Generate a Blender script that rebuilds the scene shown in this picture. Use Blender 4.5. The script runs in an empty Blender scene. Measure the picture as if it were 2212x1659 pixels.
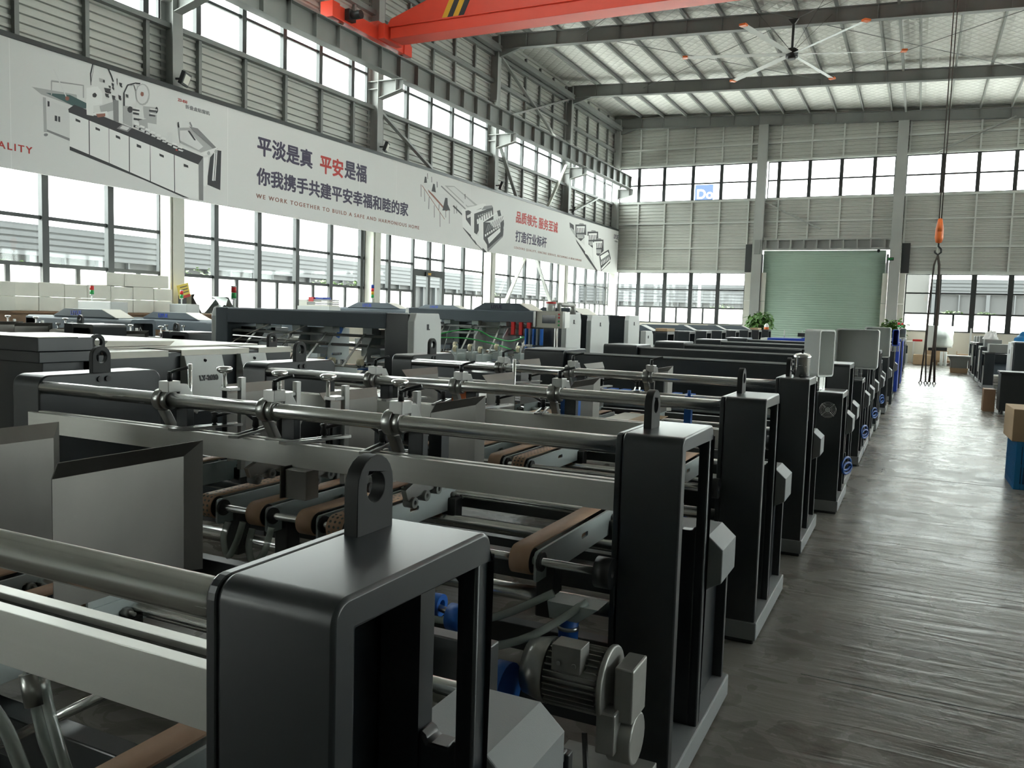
import bpy, math, random
from math import sin, cos, pi, radians
from mathutils import Vector, Matrix
from mathutils.geometry import tessellate_polygon

random.seed(7)
S = bpy.context.scene
COL = S.collection

# ---------------------------------------------------------------- camera
YAW, PITCH, ROLL = -0.450957, -0.083162, 0.031004
EYE = 1.65
fw = Vector((sin(YAW)*cos(PITCH), cos(YAW)*cos(PITCH), sin(PITCH)))
r0 = Vector((cos(YAW), -sin(YAW), 0)); u0 = r0.cross(fw)
rt = r0*cos(ROLL) + u0*sin(ROLL); up = -r0*sin(ROLL) + u0*cos(ROLL)
cam_d = bpy.data.cameras.new('camera'); cam = bpy.data.objects.new('camera', cam_d); COL.objects.link(cam)
cam_d.sensor_width = 36; cam_d.lens = 1803.7*36/2212; cam_d.clip_start = 0.02; cam_d.clip_end = 500
cam.matrix_world = Matrix(((rt.x, up.x, -fw.x, 0), (rt.y, up.y, -fw.y, 0), (rt.z, up.z, -fw.z, EYE), (0, 0, 0, 1)))
S.camera = cam

# ---------------------------------------------------------------- daylight: an overcast sky
W = bpy.data.worlds.new('overcast_sky'); S.world = W; W.use_nodes = True
wn = W.node_tree.nodes; wl = W.node_tree.links; wn.clear()
wo = wn.new('ShaderNodeOutputWorld'); bg = wn.new('ShaderNodeBackground')
tc = wn.new('ShaderNodeTexCoord'); sx = wn.new('ShaderNodeSeparateXYZ'); cr = wn.new('ShaderNodeValToRGB')
wl.new(tc.outputs['Generated'], sx.inputs[0]); wl.new(sx.outputs['Z'], cr.inputs[0])
cr.color_ramp.elements[0].color = (0.88, 0.90, 0.88, 1); cr.color_ramp.elements[1].color = (1.0, 0.985, 0.95, 1)
wl.new(cr.outputs[0], bg.inputs[0]); bg.inputs[1].default_value = 1.0; wl.new(bg.outputs[0], wo.inputs[0])
S.view_settings.view_transform = 'Standard'; S.view_settings.look = 'None'
S.view_settings.gamma = 1; S.view_settings.use_curve_mapping = False
S.view_settings.exposure = 4.2
S.cycles.max_bounces = 8; S.cycles.diffuse_bounces = 5; S.cycles.glossy_bounces = 4
S.cycles.transmission_bounces = 6; S.cycles.transparent_max_bounces = 10
S.cycles.caustics_reflective = False; S.cycles.caustics_refractive = False
S.cycles.sample_clamp_indirect = 6; S.cycles.use_denoising = True

# ---------------------------------------------------------------- materials
M = {}
def mat(name, col, rough=0.5, metal=0.0, bump=0.0, bscale=200.0, var=0.0, vscale=3.0, stretch=None, rvar=0.0, spec=None, coat=0.0):
    m = bpy.data.materials.new(name); m.use_nodes = True
    nt = m.node_tree; b = nt.nodes['Principled BSDF']
    b.inputs['Base Color'].default_value = (*col, 1); b.inputs['Roughness'].default_value = rough
    b.inputs['Metallic'].default_value = metal
    if spec is not None: b.inputs['Specular IOR Level'].default_value = spec
    if coat: b.inputs['Coat Weight'].default_value = coat; b.inputs['Coat Roughness'].default_value = 0.25
    if bump or var or rvar:
        t = nt.nodes.new('ShaderNodeTexCoord'); mp = nt.nodes.new('ShaderNodeMapping')
        nt.links.new(t.outputs['Object'], mp.inputs[0])
        if stretch: mp.inputs['Scale'].default_value = stretch
        if var or rvar:
            n = nt.nodes.new('ShaderNodeTexNoise'); n.inputs['Scale'].default_value = vscale; n.inputs['Detail'].default_value = 6
            nt.links.new(mp.outputs[0], n.inputs[0])
        if var:
            mx = nt.nodes.new('ShaderNodeMix'); mx.data_type = 'RGBA'
            mx.inputs[6].default_value = (*[c*(1-var) for c in col], 1); mx.inputs[7].default_value = (*[min(1, c*(1+var)) for c in col], 1)
            nt.links.new(n.outputs[0], mx.inputs[0]); nt.links.new(mx.outputs[2], b.inputs['Base Color'])
        if rvar:
            mr = nt.nodes.new('ShaderNodeMapRange'); mr.inputs['To Min'].default_value = max(0, rough-rvar); mr.inputs['To Max'].default_value = rough+rvar
            nt.links.new(n.outputs[0], mr.inputs[0]); nt.links.new(mr.outputs[0], b.inputs['Roughness'])
        if bump:
            n2 = nt.nodes.new('ShaderNodeTexNoise'); n2.inputs['Scale'].default_value = bscale; n2.inputs['Detail'].default_value = 3
            nt.links.new(mp.outputs[0], n2.inputs[0])
            bp = nt.nodes.new('ShaderNodeBump'); bp.inputs['Strength'].default_value = bump; bp.inputs['Distance'].default_value = 0.002
            nt.links.new(n2.outputs[0], bp.inputs['Height']); nt.links.new(bp.outputs[0], b.inputs['Normal'])
    M[name] = m
    return m

mat('dark_paint', (0.0105, 0.0150, 0.0190), 0.36, spec=0.6, coat=0.36)
mat('black_paint', (0.012, 0.013, 0.014), 0.5, spec=0.35)
mat('slate_paint', (0.115, 0.138, 0.158), 0.5, spec=0.2)
mat('black_plastic', (0.012, 0.013, 0.014), 0.4)
mat('light_paint', (0.60, 0.62, 0.61), 0.45, var=0.05)
mat('cover_grey', (0.27, 0.285, 0.29), 0.5, bump=0.15, bscale=300)
mat('plate_grey', (0.42, 0.47, 0.47), 0.42, var=0.06)
mat('white_paint', (0.72, 0.74, 0.72), 0.45)
mat('cream_sheet', (0.62, 0.60, 0.53), 0.4, var=0.05)
mat('chrome', (0.78, 0.785, 0.77), 0.24, 1.0, rvar=0.12, vscale=14, stretch=(0.15, 4, 4))
mat('steel', (0.40, 0.40, 0.385), 0.3, 1.0, var=0.12, vscale=9)
mat('aluminium', (0.62, 0.615, 0.58), 0.42, 0.75, var=0.05, vscale=20, stretch=(0.05, 3, 3))
mat('stainless', (0.20, 0.193, 0.18), 0.42, 1.0, var=0.22, vscale=4, stretch=(1, 1.5, 0.6), rvar=0.08)
mat('groove', (0.10, 0.11, 0.10), 0.6)
mat('belt', (0.46, 0.295, 0.195), 0.62, var=0.10, vscale=30)
mat('blue_plastic', (0.02, 0.13, 0.50), 0.4)
mat('crate_blue', (0.01, 0.19, 0.46), 0.38)
mat('cover_blue', (0.015, 0.055, 0.40), 0.4)
mat('cast_alu', (0.40, 0.40, 0.38), 0.45, 0.7, var=0.15, vscale=18)
mat('frame_steel', (0.33, 0.34, 0.325), 0.5, var=0.10, vscale=2)
mat('dark_steel', (0.21, 0.22, 0.21), 0.5, var=0.12, vscale=2)
mat('white_column', (0.60, 0.60, 0.54), 0.55, var=0.04)
mat('mullion', (0.025, 0.030, 0.030), 0.4)
mat('cladding', (0.47, 0.48, 0.445), 0.45, 0.25, var=0.10, vscale=1.2)
mat('crane_red', (0.78, 0.065, 0.032), 0.38, var=0.08, vscale=2)
mat('hazard_yellow', (0.75, 0.40, 0.02), 0.5)
mat('shutter_green', (0.30, 0.40, 0.325), 0.5, var=0.08, vscale=1.5)
mat('banner_white', (0.69, 0.69, 0.68), 0.62)
mat('ink_navy', (0.045, 0.035, 0.075), 0.6)
mat('ink_red', (0.48, 0.035, 0.028), 0.6)
mat('ink_brown', (0.26, 0.10, 0.07), 0.6)
mat('ink_black', (0.03, 0.03, 0.035), 0.6)
mat('ink_grey', (0.22, 0.22, 0.225), 0.6)
mat('ink_mid', (0.40, 0.40, 0.40), 0.6)
mat('ink_pale', (0.66, 0.66, 0.655), 0.6)
mat('ink_white', (0.78, 0.78, 0.77), 0.6)
mat('ink_teal', (0.05, 0.10, 0.10), 0.6)
mat('carton', (0.40, 0.28, 0.17), 0.75, var=0.10, vscale=6)
mat('white_card', (0.72, 0.71, 0.64), 0.75, var=0.04, vscale=4)
mat('wood', (0.25, 0.15, 0.085), 0.6, var=0.15, vscale=8)
mat('leaf', (0.10, 0.22, 0.05), 0.5, var=0.45, vscale=7)
mat('leaf_bright', (0.10, 0.20, 0.035), 0.5, var=0.4, vscale=7)
mat('leaf_out', (0.045, 0.085, 0.018), 0.6, var=0.4, vscale=7)
mat('rail_light', (0.52, 0.54, 0.51), 0.5)
mat('crate_blue_deep', (0.004, 0.07, 0.19), 0.5)
mat('red_plastic', (0.62, 0.02, 0.02), 0.35)
mat('green_plastic', (0.02, 0.35, 0.08), 0.35)
mat('orange_plastic', (0.75, 0.16, 0.03), 0.4)
mat('brown_iron', (0.11, 0.055, 0.035), 0.6)
mat('rope', (0.045, 0.032, 0.026), 0.8)
mat('yellow_sign', (0.72, 0.55, 0.10), 0.6)
mat('hose_green', (0.02, 0.30, 0.06), 0.35)
mat('screen', (0.02, 0.03, 0.04), 0.12)
mat('roller_ivory', (0.66, 0.60, 0.42), 0.5)
mat('plaster', (0.66, 0.63, 0.55), 0.8, var=0.04)
mat('facade_dark', (0.015, 0.0155, 0.0165), 0.6)
mat('facade_mid', (0.028, 0.030, 0.033), 0.5)
mat('facade_pale', (0.042, 0.042, 0.040), 0.7)
mat('yard', (0.8, 0.8, 0.77), 0.9)
mat('tank_red', (0.5, 0.03, 0.03), 0.35)

def glass(name, tint, gloss=0.08, diffuse=0.0):
    m = bpy.data.materials.new(name); m.use_nodes = True; nt = m.node_tree; nt.nodes.clear()
    o = nt.nodes.new('ShaderNodeOutputMaterial'); t = nt.nodes.new('ShaderNodeBsdfTransparent'); t.inputs[0].default_value = (*tint, 1)
    g = nt.nodes.new('ShaderNodeBsdfGlossy'); g.inputs['Roughness'].default_value = 0.03
    f = nt.nodes.new('ShaderNodeLayerWeight'); pw = nt.nodes.new('ShaderNodeMath'); pw.operation = 'POWER'; pw.inputs[1].default_value = 5
    ml = nt.nodes.new('ShaderNodeMath'); ml.operation = 'MULTIPLY_ADD'; ml.inputs[1].default_value = 0.8; ml.inputs[2].default_value = 0.03
    nt.links.new(f.outputs['Facing'], pw.inputs[0]); nt.links.new(pw.outputs[0], ml.inputs[0])
    mx = nt.nodes.new('ShaderNodeMixShader'); nt.links.new(ml.outputs[0], mx.inputs[0])
    nt.links.new(t.outputs[0], mx.inputs[1]); nt.links.new(g.outputs[0], mx.inputs[2])
    out = mx
    if diffuse:
        d = nt.nodes.new('ShaderNodeBsdfTranslucent'); d.inputs[0].default_value = (0.92, 0.95, 0.93, 1)
        m2 = nt.nodes.new('ShaderNodeMixShader'); m2.inputs[0].default_value = diffuse
        nt.links.new(mx.outputs[0], m2.inputs[1]); nt.links.new(d.outputs[0], m2.inputs[2]); out = m2
    nt.links.new(out.outputs[0], o.inputs[0]); M[name] = m
glass('glass', (0.93, 0.97, 0.96)); glass('frosted_film', (0.95, 0.97, 0.95), diffuse=0.75)
glass('clear_film', (0.86, 0.88, 0.88), diffuse=0.45)
def hose_mat():
    m = mat('clear_hose', (0.42, 0.47, 0.44), 0.12); b = m.node_tree.nodes['Principled BSDF']
    b.inputs['Alpha'].default_value = 0.55; b.inputs['Specular IOR Level'].default_value = 0.8
hose_mat()

def floor_mat():
    m = mat('concrete', (0.30, 0.29, 0.265), 0.3); nt = m.node_tree; b = nt.nodes['Principled BSDF']; L = nt.links.new
    t = nt.nodes.new('ShaderNodeTexCoord'); N = nt.nodes.new
    def noise(scale, detail, st=(1, 1, 1), dist=0.0):
        mp = N('ShaderNodeMapping'); mp.inputs['Scale'].default_value = st; L(t.outputs['Object'], mp.inputs[0])
        n = N('ShaderNodeTexNoise'); n.inputs['Scale'].default_value = scale; n.inputs['Detail'].default_value = detail
        n.inputs['Distortion'].default_value = dist; L(mp.outputs[0], n.inputs[0]); return n.outputs[0]
    big = noise(0.5, 8, dist=0.6); mid = noise(2.6, 10, dist=1.2); trowel = noise(2.4, 5, (0.55, 3.2, 1), 0.9); fine = noise(40, 6)
    r1 = N('ShaderNodeValToRGB'); L(big, r1.inputs[0])
    r1.color_ramp.elements[0].position = 0.3; r1.color_ramp.elements[0].color = (0.15, 0.141, 0.126, 1)
    r1.color_ramp.elements[1].position = 0.72; r1.color_ramp.elements[1].color = (0.275, 0.265, 0.24, 1)
    r2 = N('ShaderNodeValToRGB'); L(mid, r2.inputs[0])
    r2.color_ramp.elements[0].position = 0.28; r2.color_ramp.elements[0].color = (0.5, 0.48, 0.45, 1)
    r2.color_ramp.elements[1].position = 0.5; r2.color_ramp.elements[1].color = (1, 1, 1, 1)
    mx = N('ShaderNodeMix'); mx.data_type = 'RGBA'; mx.blend_type = 'MULTIPLY'; mx.inputs[0].default_value = 0.8
    L(r1.outputs[0], mx.inputs[6]); L(r2.outputs[0], mx.inputs[7]); L(mx.outputs[2], b.inputs['Base Color'])
    mr = N('ShaderNodeMapRange'); mr.inputs['From Min'].default_value = 0.3; mr.inputs['From Max'].default_value = 0.7
    mr.inputs['To Min'].default_value = 0.2; mr.inputs['To Max'].default_value = 0.36; L(mid, mr.inputs[0]); L(mr.outputs[0], b.inputs['Roughness'])
    b1 = N('ShaderNodeBump'); b1.inputs['Strength'].default_value = 0.42; b1.inputs['Distance'].default_value = 0.02; L(trowel, b1.inputs['Height'])
    b2 = N('ShaderNodeBump'); b2.inputs['Strength'].default_value = 0.25; b2.inputs['Distance'].default_value = 0.003; L(fine, b2.inputs['Height']); L(b1.outputs[0], b2.inputs['Normal'])
    L(b2.outputs[0], b.inputs['Normal']); b.inputs['Specular IOR Level'].default_value = 0.09
floor_mat()

def foil_mat():
    # quilted white foil over a diamond wire net
    m = mat('roof_foil', (0.90, 0.90, 0.86), 0.45, 0.12); nt = m.node_tree; b = nt.nodes['Principled BSDF']; L = nt.links.new; N = nt.nodes.new
    t = N('ShaderNodeTexCoord'); s = N('ShaderNodeSeparateXYZ'); L(t.outputs['Object'], s.inputs[0])
    def mth(op, a, c=None, d=None):
        n = N('ShaderNodeMath'); n.operation = op
        for i, q in enumerate((a, c)):
            if q is None: continue
            if isinstance(q, (int, float)): n.inputs[i].default_value = q
            else: L(q, n.inputs[i])
        return n.outputs[0]
    p = mth('ADD', s.outputs[0], mth('MULTIPLY', s.outputs[1], 0.8)); q = mth('SUBTRACT', s.outputs[0], mth('MULTIPLY', s.outputs[1], 0.8))
    def tri(a): return mth('ABSOLUTE', mth('SUBTRACT', mth('FRACT', mth('MULTIPLY', a, 2.6)), 0.5))
    h = mth('MINIMUM', mth('SUBTRACT', 0.5, tri(p)), mth('SUBTRACT', 0.5, tri(q)))
    n = N('ShaderNodeTexNoise'); n.inputs['Scale'].default_value = 1.6; n.inputs['Detail'].default_value = 5; L(t.outputs['Object'], n.inputs[0])
    hh = mth('ADD', mth('POWER', h, 0.5), mth('MULTIPLY', n.outputs[0], 1.2))
    bp = N('ShaderNodeBump'); bp.inputs['Strength'].default_value = 0.7; bp.inputs['Distance'].default_value = 0.08; L(hh, bp.inputs['Height']); L(bp.outputs[0], b.inputs['Normal'])
    r = N('ShaderNodeValToRGB'); L(h, r.inputs[0]); r.color_ramp.elements[0].position = 0.0; r.color_ramp.elements[0].color = (0.62, 0.62, 0.58, 1)
    r.color_ramp.elements[1].position = 0.07; r.color_ramp.elements[1].color = (0.90, 0.90, 0.86, 1); L(r.outputs[0], b.inputs['Base Color'])
foil_mat()

# ---------------------------------------------------------------- mesh helpers
def frame_of(d):
    d = d.normalized(); a = Vector((0, 0, 1)) if abs(d.z) < 0.9 else Vector((1, 0, 0))
    x = d.cross(a).normalized(); return x, d.cross(x)

class MB:
    def __init__(s): s.v, s.f, s.sm, s.mi, s.m = [], [], [], [], 0
    def add(s, vs, fs, smooth=False):
        n = len(s.v); s.v += [tuple(q) for q in vs]
        for f in fs: s.f.append([n+i for i in f]); s.sm.append(smooth); s.mi.append(s.m)
        return s
    def box(s, x0, x1, y0, y1, z0, z1):
        return s.add([(x, y, z) for x in (x0, x1) for y in (y0, y1) for z in (z0, z1)],
                     [(0, 1, 3, 2), (4, 6, 7, 5), (0, 4, 5, 1), (2, 3, 7, 6), (0, 2, 6, 4), (1, 5, 7, 3)])
    def obox(s, c, size, rot=(0, 0, 0)):
        R = Matrix.Rotation(rot[2], 3, 'Z') @ Matrix.Rotation(rot[1], 3, 'Y') @ Matrix.Rotation(rot[0], 3, 'X'); c = Vector(c)
        h = Vector(size)/2
        return s.add([c + R @ Vector((i*h.x, j*h.y, k*h.z)) for i in (-1, 1) for j in (-1, 1) for k in (-1, 1)],
                     [(0, 1, 3, 2), (4, 6, 7, 5), (0, 4, 5, 1), (2, 3, 7, 6), (0, 2, 6, 4), (1, 5, 7, 3)])
    def bar(s, p0, p1, w, h):
        p0, p1 = Vector(p0), Vector(p1); d = p1-p0; x, y = frame_of(d); x = x*w/2; y = y*h/2
        return s.add([p+i*x+j*y for p in (p0, p1) for i, j in ((-1, -1), (1, -1), (1, 1), (-1, 1))],
                     [(3, 2, 1, 0), (4, 5, 6, 7), (0, 1, 5, 4), (1, 2, 6, 5), (2, 3, 7, 6), (3, 0, 4, 7)])
    def cyl(s, p0, p1, r, n=16, r2=None, cap=True):
        p0, p1 = Vector(p0), Vector(p1); x, y = frame_of(p1-p0); r2 = r if r2 is None else r2
        vs = [p0+(x*cos(2*pi*i/n)+y*sin(2*pi*i/n))*r for i in range(n)] + [p1+(x*cos(2*pi*i/n)+y*sin(2*pi*i/n))*r2 for i in range(n)]
        s.add(vs, [(i, (i+1) % n, n+(i+1) % n, n+i) for i in range(n)], True)
        if cap: s.add(vs, [list(range(n-1, -1, -1)), list(range(n, 2*n))])
        return s
    def ring(s, p0, p1, ro, ri, n=20):
        p0, p1 = Vector(p0), Vector(p1); x, y = frame_of(p1-p0); d = [x*cos(2*pi*i/n)+y*sin(2*pi*i/n) for i in range(n)]
        vs = [p+q*r for p, r in ((p0, ro), (p1, ro), (p1, ri), (p0, ri)) for q in d]
        for k, sm in ((0, True), (1, False), (2, True), (3, False)):
            a, b = k*n, ((k+1) % 4)*n
            s.add(vs, [(a+i, a+(i+1) % n, b+(i+1) % n, b+i) for i in range(n)], sm)
        return s
    def tube(s, pts, r, n=8, closed=False):
        P = [Vector(p) for p in pts]; k = len(P); vs = []; x = None
        for i in range(k):
            d = (P[(i+1) % k]-P[i-1]) if closed else (P[min(i+1, k-1)]-P[max(i-1, 0)])
            d = d.normalized() if d.length > 1e-9 else Vector((0, 0, 1))
            if x is None: x, y = frame_of(d)
            else:
                x = (x-d*x.dot(d)); x = x.normalized() if x.length > 1e-6 else frame_of(d)[0]; y = d.cross(x)
            vs += [P[i]+(x*cos(2*pi*j/n)+y*sin(2*pi*j/n))*r for j in range(n)]
        seg = k if closed else k-1
        s.add(vs, [(i*n+j, i*n+(j+1) % n, ((i+1) % k)*n+(j+1) % n, ((i+1) % k)*n+j) for i in range(seg) for j in range(n)], True)
        if not closed: s.add(vs, [list(range(n-1, -1, -1)), list(range((k-1)*n, k*n))])
        return s
    def plate(s, axis, outer, a0, a1, holes=()):
        # a 2-D outline with holes pushed along an axis; outline in the other two axes (x: y,z  y: x,z  z: x,y)
        mk = {'x': lambda u, v, a: (a, u, v), 'y': lambda u, v, a: (u, a, v), 'z': lambda u, v, a: (u, v, a)}[axis]
        loops = [list(outer)] + [list(h) for h in holes]; flat = [p for l in loops for p in l]; n = len(flat)
        vs = [mk(p[0], p[1], a0) for p in flat] + [mk(p[0], p[1], a1) for p in flat]
        if holes:
            tr = tessellate_polygon([[Vector((p[0], p[1], 0)) for p in l] for l in loops])
            s.add(vs, [tuple(t) for t in tr] + [tuple(n+i for i in reversed(t)) for t in tr])
        else: s.add(vs, [list(range(n)), list(range(2*n-1, n-1, -1))])
        o = 0; sides = []
        for l in loops:
            k = len(l); sides += [(o+i, o+(i+1) % k, n+o+(i+1) % k, n+o+i) for i in range(k)]; o += k
        return s.add(vs, sides)
    def lathe(s, prof, c=(0, 0, 0), n=24):
        vs = [(c[0]+r*cos(2*pi*i/n), c[1]+r*sin(2*pi*i/n), c[2]+z) for r, z in prof for i in range(n)]
        return s.add(vs, [(k*n+i, k*n+(i+1) % n, (k+1)*n+(i+1) % n, (k+1)*n+i) for k in range(len(prof)-1) for i in range(n)], True)
    def strip(s, axis, prof, a0, a1, smooth=False):
        # an open profile pushed along an axis: a folded sheet
        mk = {'x': lambda u, v, a: (a, u, v), 'y': lambda u, v, a: (u, a, v), 'z': lambda u, v, a: (u, v, a)}[axis]
        n = len(prof); vs = [mk(*p, a0) for p in prof] + [mk(*p, a1) for p in prof]
        return s.add(vs, [(i, i+1, n+i+1, n+i) for i in range(n-1)], smooth)
    def build(s, name, mats, parent=None, loc=(0, 0, 0), bevel=0.0, rot=None, solid=0.0, smooth=False):
        me = bpy.data.meshes.new(name); me.from_pydata(s.v, [], s.f)
        me.polygons.foreach_set('use_smooth', s.sm); me.polygons.foreach_set('material_index', s.mi)
        for m in (mats if isinstance(mats, (list, tuple)) else [mats]): me.materials.append(M[m])
        import bmesh
        bm = bmesh.new(); bm.from_mesh(me); bmesh.ops.remove_doubles(bm, verts=bm.verts, dist=1e-6)
        if not solid: bmesh.ops.recalc_face_normals(bm, faces=bm.faces)
        bm.to_mesh(me); bm.free(); me.update()
        if smooth:
            me.polygons.foreach_set('use_smooth', [True]*len(me.polygons)); me.set_sharp_from_angle(angle=radians(38))
        o = bpy.data.objects.new(name, me); COL.objects.link(o); o.location = loc
        if rot: o.rotation_euler = rot
        if parent: o.parent = parent
        if solid:
            q = o.modifiers.new('thickness', 'SOLIDIFY'); q.thickness = solid; q.offset = 0
        if bevel:
            q = o.modifiers.new('soft_edge', 'BEVEL'); q.width = bevel; q.segments = 2; q.limit_method = 'ANGLE'; q.angle_limit = radians(50)
        return o

def build_each(mb, name, mats, parent=None, bevel=0.0):
    # every separate piece of the mesh becomes an object of its own
    key = {}; idx = [key.setdefault(tuple(round(c, 5) for c in v), i) for i, v in enumerate(mb.v)]; par = list(range(len(mb.v)))
    def find(i):
        while par[i] != i: par[i] = par[par[i]]; i = par[i]
        return i
    for f in mb.f:
        for i in f[1:]: par[find(idx[i])] = find(idx[f[0]])
    parts = {}
    for f, sm, mi in zip(mb.f, mb.sm, mb.mi): parts.setdefault(find(idx[f[0]]), []).append((f, sm, mi))
    out = []
    for fs in parts.values():
        q = MB(); mp = {}
        for f, sm, mi in fs:
            g = []
            for i in f:
                if i not in mp: mp[i] = len(q.v); q.v.append(mb.v[i])
                g.append(mp[i])
            q.f.append(g); q.sm.append(sm); q.mi.append(mi)
        out.append(q.build(name, mats, parent, bevel=bevel))
    return out
def rrect(u0, u1, v0, v1, r, n=4):
    out = []
    for cu, cv, a in ((u1-r, v1-r, 0), (u0+r, v1-r, 90), (u0+r, v0+r, 180), (u1-r, v0+r, 270)):
        out += [(cu+r*cos(radians(a+90*i/n)), cv+r*sin(radians(a+90*i/n))) for i in range(n+1)]
    return out
def circ(u, v, r, n=20): return [(u+r*cos(2*pi*i/n), v+r*sin(2*pi*i/n)) for i in range(n)]
def tag(o, label, cat, group=None, kind=None):
    if label: o['label'] = label
    if cat: o['category'] = cat
    if group: o['group'] = group
    if kind: o['kind'] = kind
    return o
def thing(name, label, cat, loc=(0, 0, 0), rz=0.0, group=None):
    o = bpy.data.objects.new(name, None); COL.objects.link(o); o.location = loc; o.rotation_euler = (0, 0, rz); o.empty_display_size = 0.2
    return tag(o, label, cat, group)
def structure(o): o['kind'] = 'structure'; return o
def dup(o, parent=None):
    c = o.copy(); COL.objects.link(c)
    if parent: c.parent = parent
    for ch in [k for k in bpy.data.objects if k.parent == o]: dup(ch, c)
    return c
def text(body, size, mname, name, parent=None, bold=0.0, spacing=1.0, depth=0.002):
    cu = bpy.data.curves.new(name, 'FONT'); cu.body = body; cu.size = size; cu.space_character = spacing; cu.extrude = depth
    t = bpy.data.objects.new(name, cu); COL.objects.link(t); bpy.context.view_layer.update()
    me = bpy.data.meshes.new_from_object(t.evaluated_get(bpy.context.evaluated_depsgraph_get()))
    COL.objects.unlink(t); bpy.data.objects.remove(t)
    if bold:   # heavier strokes: the outline laid over itself a little to each side
        vs = [v.co.copy() for v in me.vertices]; fs = [list(p.vertices) for p in me.polygons]; V, Fc = [], []
        for k in range(8):
            d = Vector((cos(k*pi/4)*bold, sin(k*pi/4)*bold, 0.00004*k)); n = len(V); V += [v+d for v in vs]; Fc += [[i+n for i in f] for f in fs]
        me = bpy.data.meshes.new(name); me.from_pydata(V, [], Fc); me.update()
    me.materials.clear(); me.materials.append(M[mname])
    o = bpy.data.objects.new(name, me); COL.objects.link(o)
    if parent: o.parent = parent
    return o

# ================================================================ the hall
XW, XI, YF, YB, XR = -15.3, -14.9, 43.3, -14.0, 24.0
COLY = (-1.6, 5.97, 13.57, 21.17, 28.85, 36.28)
def roof_top(x): return 12.11-0.0434*(x+14.9)
def roof_bot(x): return 11.58-0.0385*(x+14.7)

fl = structure(MB().box(XW-0.3, XR+0.3, YB-0.3, YF+0.3, -0.15, 0).build('floor', 'concrete'))
jn = MB()
for y in (4.05, 10.05, 16.0, 22.0, 28.0, 34.0): jn.box(-0.4, 12, y, y+0.008, 0.0002, 0.0012)
jn.box(5.2, 5.208, -8, 42, 0.0002, 0.0012); jn.build('control_joint', 'groove', fl)
st = MB()
for x, y, a, b in ((0.62, 3.5, 0.20, 0.07), (1.0, 3.15, 0.30, 0.06), (0.35, 2.6, 0.10, 0.05), (0.1, 4.6, 0.09, 0.05), (-0.1, 2.2, 0.12, 0.06), (0.75, 5.7, 0.2, 0.05)):
    st.add([(x+a*cos(t*pi/8)*(1+0.25*sin(3*t)), y+b*sin(t*pi/8)*(1+0.3*cos(2*t)), 0.0008) for t in range(16)], [list(range(16))])
mat('oil_stain', (0.07, 0.055, 0.045), 0.45); st.build('oil_stain', 'oil_stain', fl)

def corrugation(z0, z1, pitch=0.17, d=0.045):
    p = []; z = z0
    while z < z1-0.02:
        for dz, dd in ((0, 0), (0.45, 0), (0.55, d), (0.9, d), (1.0, 0)):
            q = z+dz*pitch
            if q <= z1: p.append((dd, q))
        z += pitch
    p.append((0, z1)); return p

def clad(name, axis, fixed, sign, u0, u1, z0, z1):
    mb = MB(); pr = [(fixed+sign*d, z) for d, z in corrugation(z0, z1)]
    mb.strip('y' if axis == 'x' else 'x', pr, u0, u1)
    o = mb.build(name, 'cladding'); return structure(o)
LB = [(1.45, 4.1), (7.75, 9.55)]
# left wall: one long wall, its window bands left open except over the unseen near bays
wl_ = MB()
for z0, z1 in ((4.1, 7.75), (9.55, 12.35)): wl_.strip('y', [(XW+d, z) for d, z in corrugation(z0, z1)], YB, YF)
wl_.strip('y', [(XW+d, z) for d, z in corrugation(1.45, 4.1)], -9.2, 6.15); wl_.strip('y', [(XW+d, z) for d, z in corrugation(7.75, 9.55)], -9.2, 6.15)  # unseen near bays closed with cladding to keep light off the machine fronts
wall_left = structure(wl_.build('wall_left', 'cladding'))
MB().box(XW-0.12, XW+0.03, YB, YF, 0, 1.45).build('low_wall', 'plaster', wall_left)
wf_ = MB()
for z0, z1, x0, x1 in ((5.5, 7.75, XW, 5.3), (4.1, 5.5, XW, -7.5), (4.1, 5.5, -1.25, XR), (1.45, 4.1, 12.9, XR), (5.5, 7.75, 5.3, XR), (9.55, 12.35, XW, XR)):
    wf_.strip('x', [(YF-d, z) for d, z in corrugation(z0, z1)], x0, x1)
wall_far = structure(wf_.build('wall_far', 'cladding'))
lw = MB(); lw.box(XW, -7.6, YF-0.03, YF+0.12, 0, 1.45); lw.box(-1.1, XR, YF-0.03, YF+0.12, 0, 1.45); lw.build('low_wall', 'plaster', wall_far)
wr_ = MB()
for z0, z1 in ((1.2, 2.8), (5.0, 7.4), (9.3, 11.0)): wr_.strip('y', [(XR-d, z) for d, z in corrugation(z0, z1)], YB, YF)
wr_.box(XR, XR+0.12, YB, YF, 0, 1.2); wr_.box(XR, XR+0.12, YB, 4.2, 1.2, 11.0)
structure(wr_.build('wall_right', 'cladding'))
wb_ = MB(); wb_.strip('x', [(YB+d, z) for d, z in corrugation(0, 12.35)], XW, XR)
structure(wb_.build('wall_back', 'cladding'))

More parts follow.
